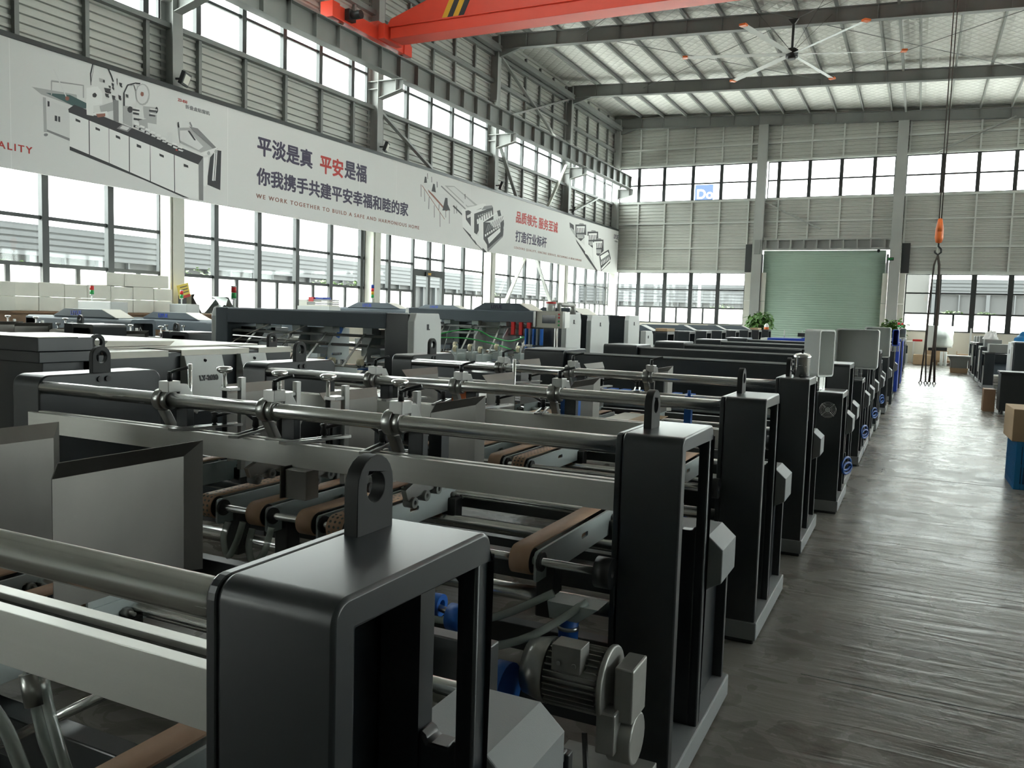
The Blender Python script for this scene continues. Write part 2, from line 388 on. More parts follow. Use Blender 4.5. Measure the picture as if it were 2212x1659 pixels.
# girts: the light rails the cladding is screwed to
def girts(name, wall, parts, m='dark_steel'):
    mb = MB()
    for p in parts: mb.box(*p)
    mb.build(name, m, wall)
MUL = [15.0+1.45*k for k in range(-16, 20) if -8 < 15.0+1.45*k < 43]
UMUL = [14.45+1.445*k for k in range(-15, 21) if -8 < 14.45+1.445*k < 43.2]
g = [(XW+0.03, XW+0.14, y-0.045, y+0.045, 6.3, 7.7) for y in UMUL] + [(XW+0.03, XW+0.14, y-0.045, y+0.045, 9.6, 12.1) for y in UMUL]
girts('cladding_post', wall_left, g)
girts('cladding_rail', wall_left, [(XW+0.02, XW+0.2, YB, YF, z, z+h) for z, h in ((6.28, 0.14), (7.64, 0.11), (9.55, 0.09), (10.38, 0.14), (11.38, 0.16))])
XM = [-13.8+1.43*k for k in range(19) if -13.8+1.43*k < XR]
g = []
for x in XM:
    g += [(x-0.035, x+0.035, YF-0.13, YF-0.03, 4.15 if not -7.8 < x < -1 else 5.72, 7.7), (x-0.035, x+0.035, YF-0.13, YF-0.03, 9.6, roof_bot(x))]
girts('cladding_post', wall_far, g, 'rail_light')
girts('cladding_rail', wall_far, [(XW, XR, YF-0.16, YF-0.02, z, z+h) for z, h in ((6.58, 0.07), (7.66, 0.10), (9.55, 0.09), (10.40, 0.08))] +
      [(a, b, YF-0.16, YF-0.02, z, z+h) for a, b in ((XW, -8.0), (-0.75, XR)) for z, h in ((5.30, 0.07), (4.08, 0.13))], 'rail_light')

# windows, one object per bay
WN = [0]
def window(axis, fixed, inward, u0, u1, z0, z1, muls, trans, half=None, frost=None, fw_=0.14):
    WN[0] += 1; nm = 'window_%d' % WN[0]
    def bx(mb, a, b, c, d, t0, t1):
        lo, hi = sorted((fixed+inward*t0, fixed+inward*t1))
        mb.box(lo, hi, a, b, c, d) if axis == 'x' else mb.box(a, b, lo, hi, c, d)
    fr = MB(); e = 0.05
    for a, b in ((u0, u0+e), (u1-e, u1)): bx(fr, a, b, z0, z1, -0.03, 0.06)
    for c, d in ((z0, z0+e), (z1-e, z1)): bx(fr, u0+e, u1-e, c, d, -0.03, 0.06)
    for m_ in muls:
        if u0+0.1 < m_ < u1-0.1: bx(fr, m_-fw_/2, m_+fw_/2, z0+e, z1-e, -0.03, 0.09)
    for t in trans: bx(fr, u0+e, u1-e, t-0.036, t+0.036, -0.028, 0.05)
    if half:
        for h in half:
            if u0+0.1 < h < u1-0.1: bx(fr, h-0.045, h+0.045, z0+e, frost, -0.028, 0.045)
    o = structure(fr.build(nm, 'mullion'))
    gl = MB(); bx(gl, u0+0.02, u1-0.02, (frost or z0)+0.02, z1-0.02, -0.004, 0.004); gl.build('glass_pane', 'glass', o)
    if frost:
        fg = MB(); bx(fg, u0+0.02, u1-0.02, z0+0.02, frost-0.02, -0.004, 0.004); fg.build('frosted_pane', 'frosted_film', o)
    return o
bays = [(-13.6, -9.2), (6.15, 13.4), (13.75, 21.0), (21.35, 28.7), (29.05, 36.1), (36.45, 43.2)]
for i, (a, b) in enumerate(bays):
    window('x', XW, 1, a, b, 7.75, 9.55, UMUL, (8.64,))
for i, (a, b) in enumerate(bays):
    mu = [m_ for m_ in MUL if a < m_ < b]
    hv = [m_+0.72 for m_ in [a-1.45]+mu]
    if i == 3:
        window('x', XW, 1, a, 23.70, 1.45, 4.1, [22.262], (2.32, 3.22), [22.98], 2.32)
        window('x', XW, 1, 25.68, b, 1.45, 4.1, [27.07], (2.32, 3.22), [26.4, 27.8], 2.32)
        window('x', XW, 1, 23.70, 25.68, 3.02, 4.1, [24.69], (3.45,))
    else: window('x', XW, 1, a, b, 1.45, 4.1, mu, (2.32, 3.22), hv, 2.32)
for a, b in ((-14.9, -7.72), (-7.22, -1.47), (-1.02, 4.9), (5.3, 14.4), (14.6, 23.8)):
    window('y', YF, -1, a, b, 7.75, 9.55, [x+0.04 for x in (-13.86, -12.5, -10.99, -9.54, -8.14, -6.73, -5.3, -3.86, -2.41, -1.0, 0.45, 1.88, 3.33, 6.7, 8.2, 9.6, 11, 12.4, 16, 17.4, 18.8, 20.2, 21.6, 23)], (8.63,), None, None, 0.17)
window('y', YF, -1, -14.8, -8.05, 1.45, 4.1, (-13.64, -12.2, -10.82, -9.41), (2.28, 3.21), (-12.94, -11.53, -10.13), 2.28, 0.2)
window('y', YF, -1, -0.72, 4.9, 1.45, 4.1, (0.66, 2.08, 3.526), (2.28, 3.21), (1.35, 2.8, 4.25), 2.28, 0.22)
window('y', YF, -1, 5.3, 12.9, 1.45, 4.1, (6.7, 8.2, 9.6, 11), (2.28, 3.21), (), 2.28)
for a, b in ((4.2, 17), (17.2, 30), (30.2, 43)):
    window('x', XR, -1, a, b, 2.8, 5.0, [a+1.6*k for k in range(1, 8)], (3.7,))
    window('x', XR, -1, a, b, 7.4, 9.3, [a+1.6*k for k in range(1, 8)], (8.4,))
# glazed double door in the left wall
d = structure(MB().box(XW-0.03, XW+0.07, 23.70, 23.84, 0, 3.02).box(XW-0.03, XW+0.07, 25.54, 25.68, 0, 3.02).box(XW-0.03, XW+0.07, 23.84, 25.54, 2.84, 3.02)
              .box(XW-0.02, XW+0.06, 24.62, 24.76, 0, 2.84).box(XW-0.02, XW+0.06, 23.84, 25.54, 0.0, 0.3).build('door_2', 'mullion'))
MB().box(XW-0.004, XW+0.004, 23.84, 25.54, 0.3, 2.84).build('glass_pane', 'glass', d)
e_ = tag(MB().box(XW+0.08, XW+0.12, 24.4, 24.98, 2.86, 3.0).build('exit_sign', 'black_plastic'), 'small dark exit sign over the glazed double door', 'sign')
t = text('EXIT', 0.1, 'hazard_yellow', 'lettering', e_, 0.004); t.location = (XW+0.122, 24.52, 2.895); t.rotation_euler = (pi/2, 0, pi/2)

# steel portal frames
def i_col(y, x0, x1, zs, w=0.28):
    mb = MB()
    for z0, z1, m_ in zs:
        mb.m = m_
        mb.box(x0, x0+0.02, y-w/2, y+w/2, z0, z1); mb.box(x1-0.02, x1, y-w/2, y+w/2, z0, z1); mb.box(x0+0.02, x1-0.02, y-0.008, y+0.008, z0, z1)
    mb.m = 1
    for z in (6.28, 8.2, 8.42, 9.7, 11.5): 
        for s_ in (-1, 1): mb.box(x0+0.02, x1-0.02, min(y, y+s_*w/2), max(y, y+s_*w/2), z, z+0.02)
    return structure(mb.build('steel_column', ['white_column', 'frame_steel']))
for y in COLY:
    c = i_col(y, XW+0.02, XI, ((0, 4.2, 0), (4.2, roof_top(XI), 1)))
    # boxed white lining of the lower column, open to the room side
    MB().box(XW+0.02, XI-0.03, y-0.2, y-0.16, 0, 4.15).box(XW+0.02, XI-0.03, y+0.16, y+0.2, 0, 4.15).build('lining', 'white_column', c)
    i_col(y, XR-0.5, XR-0.05, ((0, 4.2, 0), (4.2, roof_top(XR), 1)))
structure(MB().box(XI-0.3, XI+0.02, YF-0.36, YF-0.04, 4.2, roof_top(XI)).build('steel_column', 'frame_steel'))
structure(MB().box(XI-0.3, XI+0.02, YF-0.36, YF-0.04, 0, 4.2).build('white_column', 'white_column'))
for xc in (-7.49, -1.24, 5.1):
    structure(MB().box(xc-0.23, xc+0.23, YF-0.42, YF-0.40, 0, roof_bot(xc)).box(xc-0.23, xc+0.23, YF-0.18, YF-0.16, 0, roof_bot(xc)).box(xc-0.01, xc+0.01, YF-0.4, YF-0.18, 0, roof_bot(xc)).build('steel_column', 'frame_steel'))
for a, b in ((-8.03, -7.74), (-7.24, -7.02), (-1.72, -1.49), (-0.99, -0.74)):
    structure(MB().box(a, b, YF-0.3, YF-0.02, 0, 2.68).box(a, b, YF-0.3, YF-0.02, 2.7, 4.1).build('white_pillar', 'white_column'))
for a, b in ((-8.08, -7.78), (-0.98, -0.62)):
    structure(MB().box(a, b, YF-0.25, YF-0.17, 4.12, 5.5).build('dark_infill_panel', 'mullion'))
def rafter(y, h=0.13):
    mb = MB(); x0, x1 = XI+0.02, XR-0.05
    mb.plate('y', [(x0, roof_bot(x0)+0.02), (x1, roof_bot(x1)+0.02), (x1, roof_top(x1)-0.02), (x0, roof_top(x0)-0.02)], y-0.008, y+0.008)
    for f_ in (roof_bot, lambda q: roof_top(q)-0.02):
        mb.plate('y', [(x0, f_(x0)), (x1, f_(x1)), (x1, f_(x1)+0.02), (x0, f_(x0)+0.02)], y-h, y+h)
    x = x0+1.1
    while x < x1:
        mb.box(x-0.008, x+0.008, y-h+0.02, y+h-0.02, roof_bot(x)+0.02, roof_top(x)-0.02); x += 1.2
    # haunch at the eaves
    mb.plate('y', [(x0, roof_bot(x0)+0.01), (x0, roof_bot(x0)-0.28), (x0+0.9, roof_bot(x0+0.9)+0.01)], y-0.06, y+0.06)
    return structure(mb.build('roof_beam', 'dark_steel'))
for y in COLY + (YF-0.2,): rafter(y)
ro = MB()
def roof_sheet(mb, xa, xb, ya, yb, d0=0.2, d1=0.3): mb.plate('y', [(xa, roof_top(xa)+d0), (xb, roof_top(xb)+d0), (xb, roof_top(xb)+d1), (xa, roof_top(xa)+d1)], ya, yb)
LY0, LY1 = 14.0, 14.85
roof_sheet(ro, XW-0.3, XR+0.3, YB-0.3, LY0); roof_sheet(ro, XW-0.3, XR+0.3, LY1, YF+0.3); roof_sheet(ro, XW-0.3, -14.0, LY0, LY1); roof_sheet(ro, 16.0, XR+0.3, LY0, LY1)
ceiling = structure(ro.build('ceiling', 'roof_foil'))
sk = MB(); roof_sheet(sk, -14.0, 16.0, LY0, LY1, 0.25, 0.255); sk.build('added_rooflight', 'frosted_film', ceiling)  # unseen glazed strip, added to brighten the rods and top faces
x = -13.8
while x < XR-0.2:
    z = roof_top(x)
    structure(MB().box(x-0.03, x-0.022, YB, YF, z, z+0.19).box(x-0.03, x+0.035, YB, YF, z, z+0.012).box(x-0.03, x+0.035, YB, YF, z+0.18, z+0.195).build('roof_purlin', 'frame_steel')); x += 1.2
structure(MB().box(-1.24, -1.16, YB, YF, roof_top(-1.2)-0.05, roof_top(-1.2)+0.12).build('roof_strut', 'frame_steel'))
structure(MB().box(XI-0.1, XI+0.1, YB, YF, roof_bot(XI)-0.1, roof_bot(XI)+0.12).build('eaves_beam', 'dark_steel'))
for ya, yb in ((28.85, 36.28), (21.17, 28.85)):
    for p, q in (((-11.6, ya), (-4.2, yb)), ((-4.2, ya), (-11.6, yb)), ((-4.2, ya), (3.0, yb)), ((3.0, ya), (-4.2, yb))):
        structure(MB().cyl((*p, roof_top(p[0])-0.22), (*q, roof_top(q[0])-0.22), 0.012, 6).build('roof_tie_rod', 'dark_steel'))
# diagonal braces of the left wall
for a, b, m_ in (((29.0, 8.55), (35.75, 1.2), 'frame_steel'), ((36.1, 8.55), (29.4, 1.2), 'white_column'), ((21.4, 7.62), (24.6, 6.35), 'frame_steel'),
              ((29.1, 11.5), (36.0, 9.1), 'frame_steel'), ((29.1, 9.1), (36.1, 11.5), 'frame_steel'), ((40.6, 7.7), (36.6, 6.4), 'frame_steel')):
    structure(MB().bar((-15.06, *a), (-15.06, *b), 0.13, 0.07).build('wall_brace', m_))
for a, b in (((-7.25, 7.55), (-4.6, 6.2)), ((0.2, 9.6), (3.2, 10.95))):
    structure(MB().bar((a[0], YF-0.24, a[1]), (b[0], YF-0.24, b[1]), 0.16, 0.06).build('wall_brace', 'frame_steel'))
# crane runway on brackets
def runway(xc, s):
    mb = MB(); y0, y1 = YB+0.5, YF+0.0
    mb.box(xc-0.01, xc+0.01, y0, y1, 8.47, 9.06); mb.box(xc-0.16, xc+0.16, y0, y1, 9.06, 9.08); mb.box(xc-0.15, xc+0.15, y0, y1, 8.45, 8.47)
    y = y0+0.4
    while y < y1:
        mb.box(xc-0.14, xc+0.14, y-0.008, y+0.008, 8.47, 9.06); y += 0.95
    o = structure(mb.build('runway_beam', 'dark_steel'))
    MB().box(xc-0.035, xc+0.035, y0, y1, 9.08, 9.15).build('crane_rail', 'brown_iron', o)
    return o
runway(-14.3, 1); runway(23.2, -1)
for y in COLY + (YF-0.2,):
    structure(MB().plate('y', [(XI, 8.42), (-14.1, 8.42), (-14.1, 8.15), (XI, 7.95)], y-0.008, y+0.008)
              .box(XI, -14.08, y-0.13, y+0.13, 8.42, 8.448)
              .plate('y', [(XI, 7.93), (-14.1, 8.13), (-14.1, 8.15), (XI, 7.95)], y-0.12, y+0.12)
              .box(-14.31, -14.29, y-0.12, y+0.12, 8.12, 8.42).build('crane_bracket', 'frame_steel'))

# roller shutter
SX0, SX1 = -7.2, -1.62
pr = []
z = 0.02
while z < 5.18:
    for dz, dd in ((0, 0), (0.02, 0.012), (0.055, 0.02), (0.09, 0.012), (0.108, 0)): pr.append((YF-0.16-dd, z+dz))
    z += 0.11
sh = structure(MB().strip('x', pr, SX0, SX1, True).build('door_1', 'shutter_green', solid=0.004))
MB().box(SX0-0.12, SX0-0.01, YF-0.26, YF-0.1, 0, 5.0).box(SX1+0.01, SX1+0.12, YF-0.26, YF-0.1, 0, 5.0).build('guide_rail', 'cover_grey', sh)
hb = MB().box(SX0-0.1, SX1+0.15, YF-0.36, YF-0.06, 5.2, 5.28).box(SX0-0.1, SX1+0.15, YF-0.36, YF-0.06, 5.68, 5.74).box(SX0-0.1, SX1+0.15, YF-0.1, YF-0.06, 5.28, 5.68)
for k in range(10): 
    xk = SX0+0.1+k*0.6; hb.box(xk-0.05, xk+0.01, YF-0.34, YF-0.1, 5.28, 5.68)
hb.build('shutter_box', 'frame_steel', sh)
MB().box(SX0-0.42, SX0-0.14, YF-0.5, YF-0.2, 5.0, 5.7).build('motor_housing', 'dark_steel', sh)
es = tag(MB().box(-1.55, -1.28, YF-0.46, YF-0.43, 4.68, 4.83).build('exit_sign', 'black_plastic', bevel=0.005), 'small dark green lit sign on the white pillar right of the roller shutter', 'sign')
t = text('EXIT', 0.11, 'green_plastic', 'lettering', es, 0.004); t.location = (-1.535, YF-0.462, 4.72); t.rotation_euler = (pi/2, 0, 0)
cc = thing('security_camera', 'small dark security camera hanging under the shutter box', 'camera', (-1.95, YF-0.45, 5.0))
MB().cyl((0, 0.1, 0.2), (0, 0.1, 0.32), 0.02, 8).box(-0.3, 0.45, 0.06, 0.14, 0.28, 0.31).build('bracket', 'frame_steel', cc)
MB().cyl((0, -0.1, 0.12), (0, 0.16, 0.16), 0.07, 12).build('camera_body', 'black_plastic', cc)

# ---------------------------------------------------------------- outside
gr = structure(MB().box(-120, 120, -60, 140, -0.5, -0.3).build('ground_outside', 'yard'))
def building(name, label, axis, fixed, sgn, u0, u1, top, sill, head, step):
    b = thing(name, label, 'building', (0, 0, 0), group='buildings outside the windows')
    def bx(mb, a, c, z0, z1, t0, t1):
        lo, hi = sorted((fixed+sgn*t0, fixed+sgn*t1)); mb.box(lo, hi, a, c, z0, z1) if axis == 'x' else mb.box(a, c, lo, hi, z0, z1)
    w = MB(); bx(w, u0, u1, -0.3, sill, -8, 0); bx(w, u0, u1, sill, head, -8, -0.5); w.build('wall', 'facade_pale', b)
    m = MB(); z = head
    while z < top-0.05:
        bx(m, u0, u1, z, z+0.16, -8, 0.06); bx(m, u0, u1, z+0.16, z+0.24, -8, 0.0); z += 0.24
    m.build('cladding_band', 'facade_mid', b)
    p = MB(); u = u0
    while u < u1: bx(p, u, u+0.22, sill, head, -0.3, 0.04); bx(p, u+step/2, u+step/2+0.08, sill, head, -0.3, 0.0); u += step
    build_each(p, 'window_post', 'facade_mid', b)
    q = MB(); bx(q, u0, u1, sill, head, -0.2, -0.19); q.build('window_pane', 'facade_dark', b)
    return b
building('workshop_building', 'long low grey workshop with ribbed upper band seen through the left windows', 'x', -31.0, 1, -6, 75, 4.55, 1.9, 3.35, 3.0)
building('office_building', 'pale grey building with ribbed upper band seen through the far right window', 'y', 63.0, -1, 0.6, 26, 4.9, 2.2, 3.9, 3.2)
building('storehouse', 'low grey storehouse seen through the far left window', 'y', 66.0, -1, -26, -6.5, 4.3, 1.2, 3.0, 3.4)
tag(structure(MB().box(-8.4, 0.4, 63.5, 70, -0.3, 6.0).build('gatehouse_wall', 'facade_pale')), None, None)
sg = thing('pole_sign', 'blue sign board with white letters on a pole seen through the upper far window', 'sign', (-14.85, 62, -0.3))
MB().box(-0.66, 0.66, -0.06, 0.06, 10.7, 11.85).build('board', 'cover_blue', sg); MB().cyl((0, 0.12, 0), (0, 0.12, 11), 0.1, 10).build('pole', 'frame_steel', sg)
sg.children[0].data.materials[0] = mat('sign_blue', (0.004, 0.02, 0.07), 0.6)
t = text('Do', 0.95, 'white_paint', 'lettering', sg, 0.02); t.location = (-0.55, -0.065, 10.85); t.rotation_euler = (pi/2, 0, 0)

def leaf_cloud(mb, c, r, n, size, seed, droop=0.0):
    rnd = random.Random(seed)
    for i in range(n):
        d = Vector((rnd.gauss(0, 1), rnd.gauss(0, 1), rnd.gauss(0, 1))).normalized()*(rnd.random()**0.45)
        p = Vector(c)+Vector((d.x*r[0], d.y*r[1], d.z*r[2])); a = rnd.uniform(0, 2*pi); t_ = rnd.uniform(-0.6, 0.9)-droop
        ax = Vector((cos(a)*cos(t_), sin(a)*cos(t_), sin(t_)))*size*rnd.uniform(0.6, 1.3); sd = Vector((-sin(a), cos(a), 0))*size*0.28
        mb.add([p, p+ax*0.5+sd, p+ax-Vector((0, 0, size*0.2)), p+ax*0.5-sd], [(0, 1, 2, 3)])
def tree(y, x, h, r, seed, label):
    t_ = thing('garden_tree', label, 'tree', (x, y, -0.3), group='small trees outside the windows')
    m = MB(); leaf_cloud(m, (0, 0, h-r*0.8), (r, r, r*0.85), 500, 0.24, seed); m.build('crown', 'leaf_out', t_)
    MB().cyl((0, 0, 0), (0.05, 0, h-r), 0.07, 8, 0.04).build('trunk', 'wood', t_)
for i, (y, x, h, r, w_) in enumerate(((15.6, -24, 3.1, 0.8, 'left part of the first bay of left windows'), (17.4, -24.2, 3.0, 0.65, 'right part of the first bay of left windows'), (22.9, -24, 3.25, 0.95, 'second bay of left windows beside the column'),
        (30.3, -24, 3.25, 0.9, 'middle of the second bay of left windows'), (32.6, -24.3, 3.2, 0.75, 'right part of the second bay of left windows'), (46, -24, 3.2, 0.9, 'third bay, right of the glazed door'), (56, -24.4, 3.1, 0.9, 'bay with the crossed braces'))):
    tree(y, x, h, r, 40+i, 'small green tree outside the '+w_)
tree(58, -12.2, 3.0, 1.3, 60, 'green tree outside the far window left of the shutter')
tree(52, 1.5, 2.9, 0.7, 61, 'green bush outside the far window right of the shutter, left one')
tree(52, 3.2, 2.85, 0.65, 62, 'green bush outside the far window right of the shutter, right one')

# ================================================================ the near row: folding-gluing machine sections
ZT = 1.265
def arc(cu, cv, r, a0, a1, n=5): return [(cu+r*cos(radians(a0+(a1-a0)*i/n)), cv+r*sin(radians(a0+(a1-a0)*i/n))) for i in range(n+1)]
def eye_plate(parent, x, y, z, w=0.105, h=0.135, t=0.028, hole=0.027):
    r = w/2
    out = [(y-r, z-0.002), (y+r, z-0.002)] + arc(y, z+h-r, r, 0, 180, 10)
    return MB().plate('x', out, x-t/2, x+t/2, [circ(y, z+h-r-0.004, hole)]).build('lifting_eye', 'black_paint', parent, bevel=0.003, smooth=True)
def arch_frame(parent, depth=0.45, zt=ZT, x0=-0.895, x1=-0.665, eye=True, rear=0.95, m='dark_paint'):
    t, r = 0.05, 0.035; mb = MB(); xs = x0+0.024
    # front leg, top and rear rail as one bent band
    out = [(0, 0), ] + arc(r, zt-r, r, 180, 90, 8) + arc(depth-r, zt-r, r, 90, 0, 8) + [(depth, zt-t), (t, zt-t), (t, 0)]
    mb.plate('x', out, xs, x1)
    # rear leg with its slot
    mb.box(xs, x1-0.115, depth-t, depth, 0, zt-t); mb.box(x1-0.032, x1, depth-t, depth, 0, zt-t)
    zs = zt-0.40
    mb.plate('y', [(x1-0.115, 0), (x1-0.032, 0), (x1-0.032, zs+0.02), (x1-0.045, zs+0.012), (x1-0.052, zs), (x1-0.095, zs), (x1-0.102, zs+0.012), (x1-0.115, zs+0.02)], depth-t, depth)
    mb.plate('y', [(x1-0.115, zt-t), (x1-0.032, zt-t), (x1-0.032, zt-t-0.05), (x1-0.045, zt-t-0.035), (x1-0.1, zt-t-0.035), (x1-0.115, zt-t-0.05)], depth-t, depth)
    f = mb.build('right_end_frame', m, parent, bevel=0.013, smooth=True)
    sp = MB().plate('x', [(0.002, 0.05)] + arc(r, zt-r, r-0.002, 180, 90) + arc(depth-r, zt-r, r-0.002, 90, 0) + [(depth-0.002, 0.05)], x0, xs-0.003)
    sp.build('inner_side_plate', m, f, bevel=0.004)
    lo = MB().box(x0+0.03, x1-0.05, depth, rear-0.05, 0.05, zt-0.64); lo.box(x0, x1-0.01, rear-0.05, rear-0.02, 0.05, zt-0.64); lo.box(x0+0.03, x1-0.02, depth, rear-0.03, zt-0.66, zt-0.635)
    lo.build('rear_housing', m, f, bevel=0.004)
    MB().box(x0-0.005, x1+0.012, -0.005, rear, 0.02, 0.115).build('base_rail', 'cover_grey', f, bevel=0.006)
    b = MB()
    for y in (0.12, rear-0.12): b.cyl((-0.78, y, 0), (-0.78, y, 0.02), 0.045, 12)
    build_each(b, 'foot', 'black_plastic', f)
    if eye: eye_plate(f, x0+0.06, depth*0.5-0.01, zt)
    return f
def shaft_cover(parent, y0=0.452, y1=0.70, m='cover_grey'):
    return MB().plate('y', [(-0.85, 0.64), (-0.70, 0.60), (-0.652, 0.64), (-0.608, 0.665), (-0.608, 0.792), (-0.665, 0.842), (-0.85, 0.842)], y0, y1).build('shaft_cover', m, parent, bevel=0.004)
def left_frame(parent, y0=0.09, y1=0.85, zt=ZT, eye=0.46):
    r = 0.06
    f = MB().plate('x', [(y0, 0.0)] + arc(y0+r, zt-r, r, 180, 90, 8) + arc(y1-r, zt-r, r, 90, 0, 8) + [(y1, 0.0)], -4.21, -4.0).build('left_end_frame', 'dark_paint', parent, bevel=0.008, smooth=True)
    if eye:
        eye_plate(f, -4.02, eye, zt, 0.115, 0.145, 0.03, 0.033)
        b = MB()
        for dy in (-0.02, 0.03): b.cyl((-4.0, eye+dy, zt-0.035), (-3.99, eye+dy, zt-0.035), 0.016, 14)
        build_each(b, 'bolt', 'black_plastic', f)
    return f
def lever(mb, p, a, length=0.085, rise=0.025, r=0.007):
    # a clamping lever: stub, bent arm
    x, y, z = p; mb.cyl((x, y, z), (x, y, z+0.035), 0.012, 10); mb.cyl((x, y, z+0.03), (x, y, z+0.043), 0.010, 10)
    mb.tube([(x, y, z+0.036), (x+0.25*length*cos(a), y+0.25*length*sin(a), z+0.042+rise*0.2), (x+length*cos(a), y+length*sin(a), z+0.04+rise)], r, 8)
def rod_clamp(parent, x, ry, rz, a=0.2):
    m = MB(); m.ring((x-0.055, ry, rz), (x-0.015, ry, rz), 0.052, 0.033, 24); m.ring((x-0.005, ry, rz), (x+0.02, ry, rz), 0.046, 0.033, 24)
    m.ring((x-0.018, ry, rz), (x-0.003, ry, rz), 0.040, 0.033, 20)
    m.box(x-0.035, x+0.03, ry-0.025, ry+0.045, rz+0.036, rz+0.088)
    m.plate('x', [(ry+0.045, rz+0.075), (ry+0.045, rz-0.02), (ry+0.15, rz-0.08), (ry+0.17, rz-0.05), (ry+0.09, rz+0.07)], x+0.016, x+0.026)
    m.plate('x', [(ry-0.02, rz-0.05), (ry+0.02, rz-0.05), (ry+0.07, rz-0.13), (ry+0.03, rz-0.13)], x-0.05, x-0.01)
    c = m.build('rod_clamp', 'steel', parent, bevel=0.003)
    h = MB(); h.box(x+0.03, x+0.10, ry+0.02, ry+0.06, rz-0.19, rz-0.03); h.box(x+0.012, x+0.12, ry+0.02, ry+0.075, rz-0.21, rz-0.16); h.build('hanger_block', 'dark_paint', c, bevel=0.003)
    l = MB(); lever(l, (x, ry+0.01, rz+0.088), a); l.build('clamp_lever', 'black_plastic', c)
    return c
def guide_plate(parent, x, y0, y1, z0=0.86, zt=1.25, t=0.045, out=0.03):
    m = MB(); a = [(x, y0, z0), (x, y1-t, z0), (x, y1-t, zt-t), (x, y0, zt-t)]
    m.add(a, [(0, 1, 2, 3)]); m.add([(x, y0, zt-t), (x, y1-t, zt-t), (x+out, y1, zt), (x+out, y0-0.005, zt)], [(0, 1, 2, 3)])
    m.add([(x, y1-t, z0), (x+out, y1, z0), (x+out, y1, zt), (x, y1-t, zt-t)], [(0, 1, 2, 3)])
    o = m.build('guide_plate', 'stainless', parent, solid=0.003)
    MB().box(x-0.012, x-0.004, y0+0.1, y1-0.02, z0-0.1, z0+0.05).cyl((x-0.012, y1-0.06, z0-0.03), (x+0.0, y1-0.06, z0-0.03), 0.006, 8).build('support_plate', 'plate_grey', o)
    return o
def conveyor(parent, x, y0=-0.06, y1=0.70, z=0.80, w=0.075, r=0.05, holes=False, side='light'):
    c = MB(); xp = x+w/2+0.012
    c.plate('x', rrect(y0-0.03, y1+0.05, z-0.07, z+r-0.012, 0.018), xp, xp+0.01, [circ(y0, z, 0.026, 14), rrect(y0+0.40, y0+0.47, z-0.015, z+0.005, 0.008, 2), rrect(y1-0.02, y1+0.025, z-0.012, z+0.008, 0.008, 2)])
    c.plate('x', rrect(y0+0.05, y1-0.05, z-0.05, z+r-0.012, 0.018), x-w/2-0.014, x-w/2-0.006)
    f = c.build('belt_conveyor', 'plate_grey', parent, bevel=0.002)
    n = 12; loop = [(y0+r*cos(radians(90+180*i/n)), z+r*sin(radians(90+180*i/n))) for i in range(n+1)] + [(y1+r*cos(radians(-90+180*i/n)), z+r*sin(radians(-90+180*i/n))) for i in range(n+1)]
    inn = [(y0+(r-0.005)*cos(radians(90+180*i/n)), z+(r-0.005)*sin(radians(90+180*i/n))) for i in range(n+1)] + [(y1+(r-0.005)*cos(radians(-90+180*i/n)), z+(r-0.005)*sin(radians(-90+180*i/n))) for i in range(n+1)]
    b = MB(); k = len(loop); vs = [(q, p[0], p[1]) for q in (x-w/2, x+w/2) for l in (loop, inn) for p in l]
    for i in range(k):
        j = (i+1) % k
        b.add([vs[i], vs[j], vs[2*k+j], vs[2*k+i]], [(0, 1, 2, 3)], True); b.add([vs[k+i], vs[k+j], vs[3*k+j], vs[3*k+i]], [(0, 1, 2, 3)], True)
        b.add([vs[i], vs[j], vs[k+j], vs[k+i]], [(0, 1, 2, 3)]); b.add([vs[2*k+i], vs[2*k+j], vs[3*k+j], vs[3*k+i]], [(0, 1, 2, 3)])
    bo = b.build('belt', 'belt', f)
    if holes:
        h = MB()
        for a in range(95, 270, 24):
            for dx in (-0.022, 0, 0.022):
                d = Vector((0, cos(radians(a)), sin(radians(a)))); p = Vector((x+dx, y0, z)); h.cyl(p+d*(r-0.001), p+d*(r+0.0006), 0.0055, 8)
        for yy in range(1, 16):
            for dx in (-0.022, 0, 0.022): h.cyl((x+dx, y0+yy*0.045, z+r-0.001), (x+dx, y0+yy*0.045, z+r+0.0006), 0.0055, 8)
        h.build('belt_hole', 'groove', f)['kind'] = 'stuff'
    p = MB(); p.cyl((x-w/2+0.004, y0, z), (x+w/2-0.002, y0, z), r-0.006, 20); p.cyl((x-w/2+0.004, y1, z), (x+w/2-0.002, y1, z), r-0.006, 20)
    p.cyl((xp+0.009, y0, z), (xp+0.022, y0, z), 0.034, 14)
    build_each(p, 'pulley', 'black_plastic', f)
    MB().cyl((xp+0.008, y1, z), (xp+0.03, y1, z), 0.014, 6).cyl((xp+0.03, y1, z), (xp+0.05, y1, z), 0.006, 8).build('tension_bolt', 'steel', f)
    cb = MB().box(xp-0.03, xp+0.04, y0+0.06, y0+0.14, z-0.22, z-0.03).box(xp-0.02, xp+0.05, y1-0.04, y1+0.03, z-0.13, z-0.01)
    build_each(cb, 'clamp_block', 'black_plastic', f, 0.006)
    return f
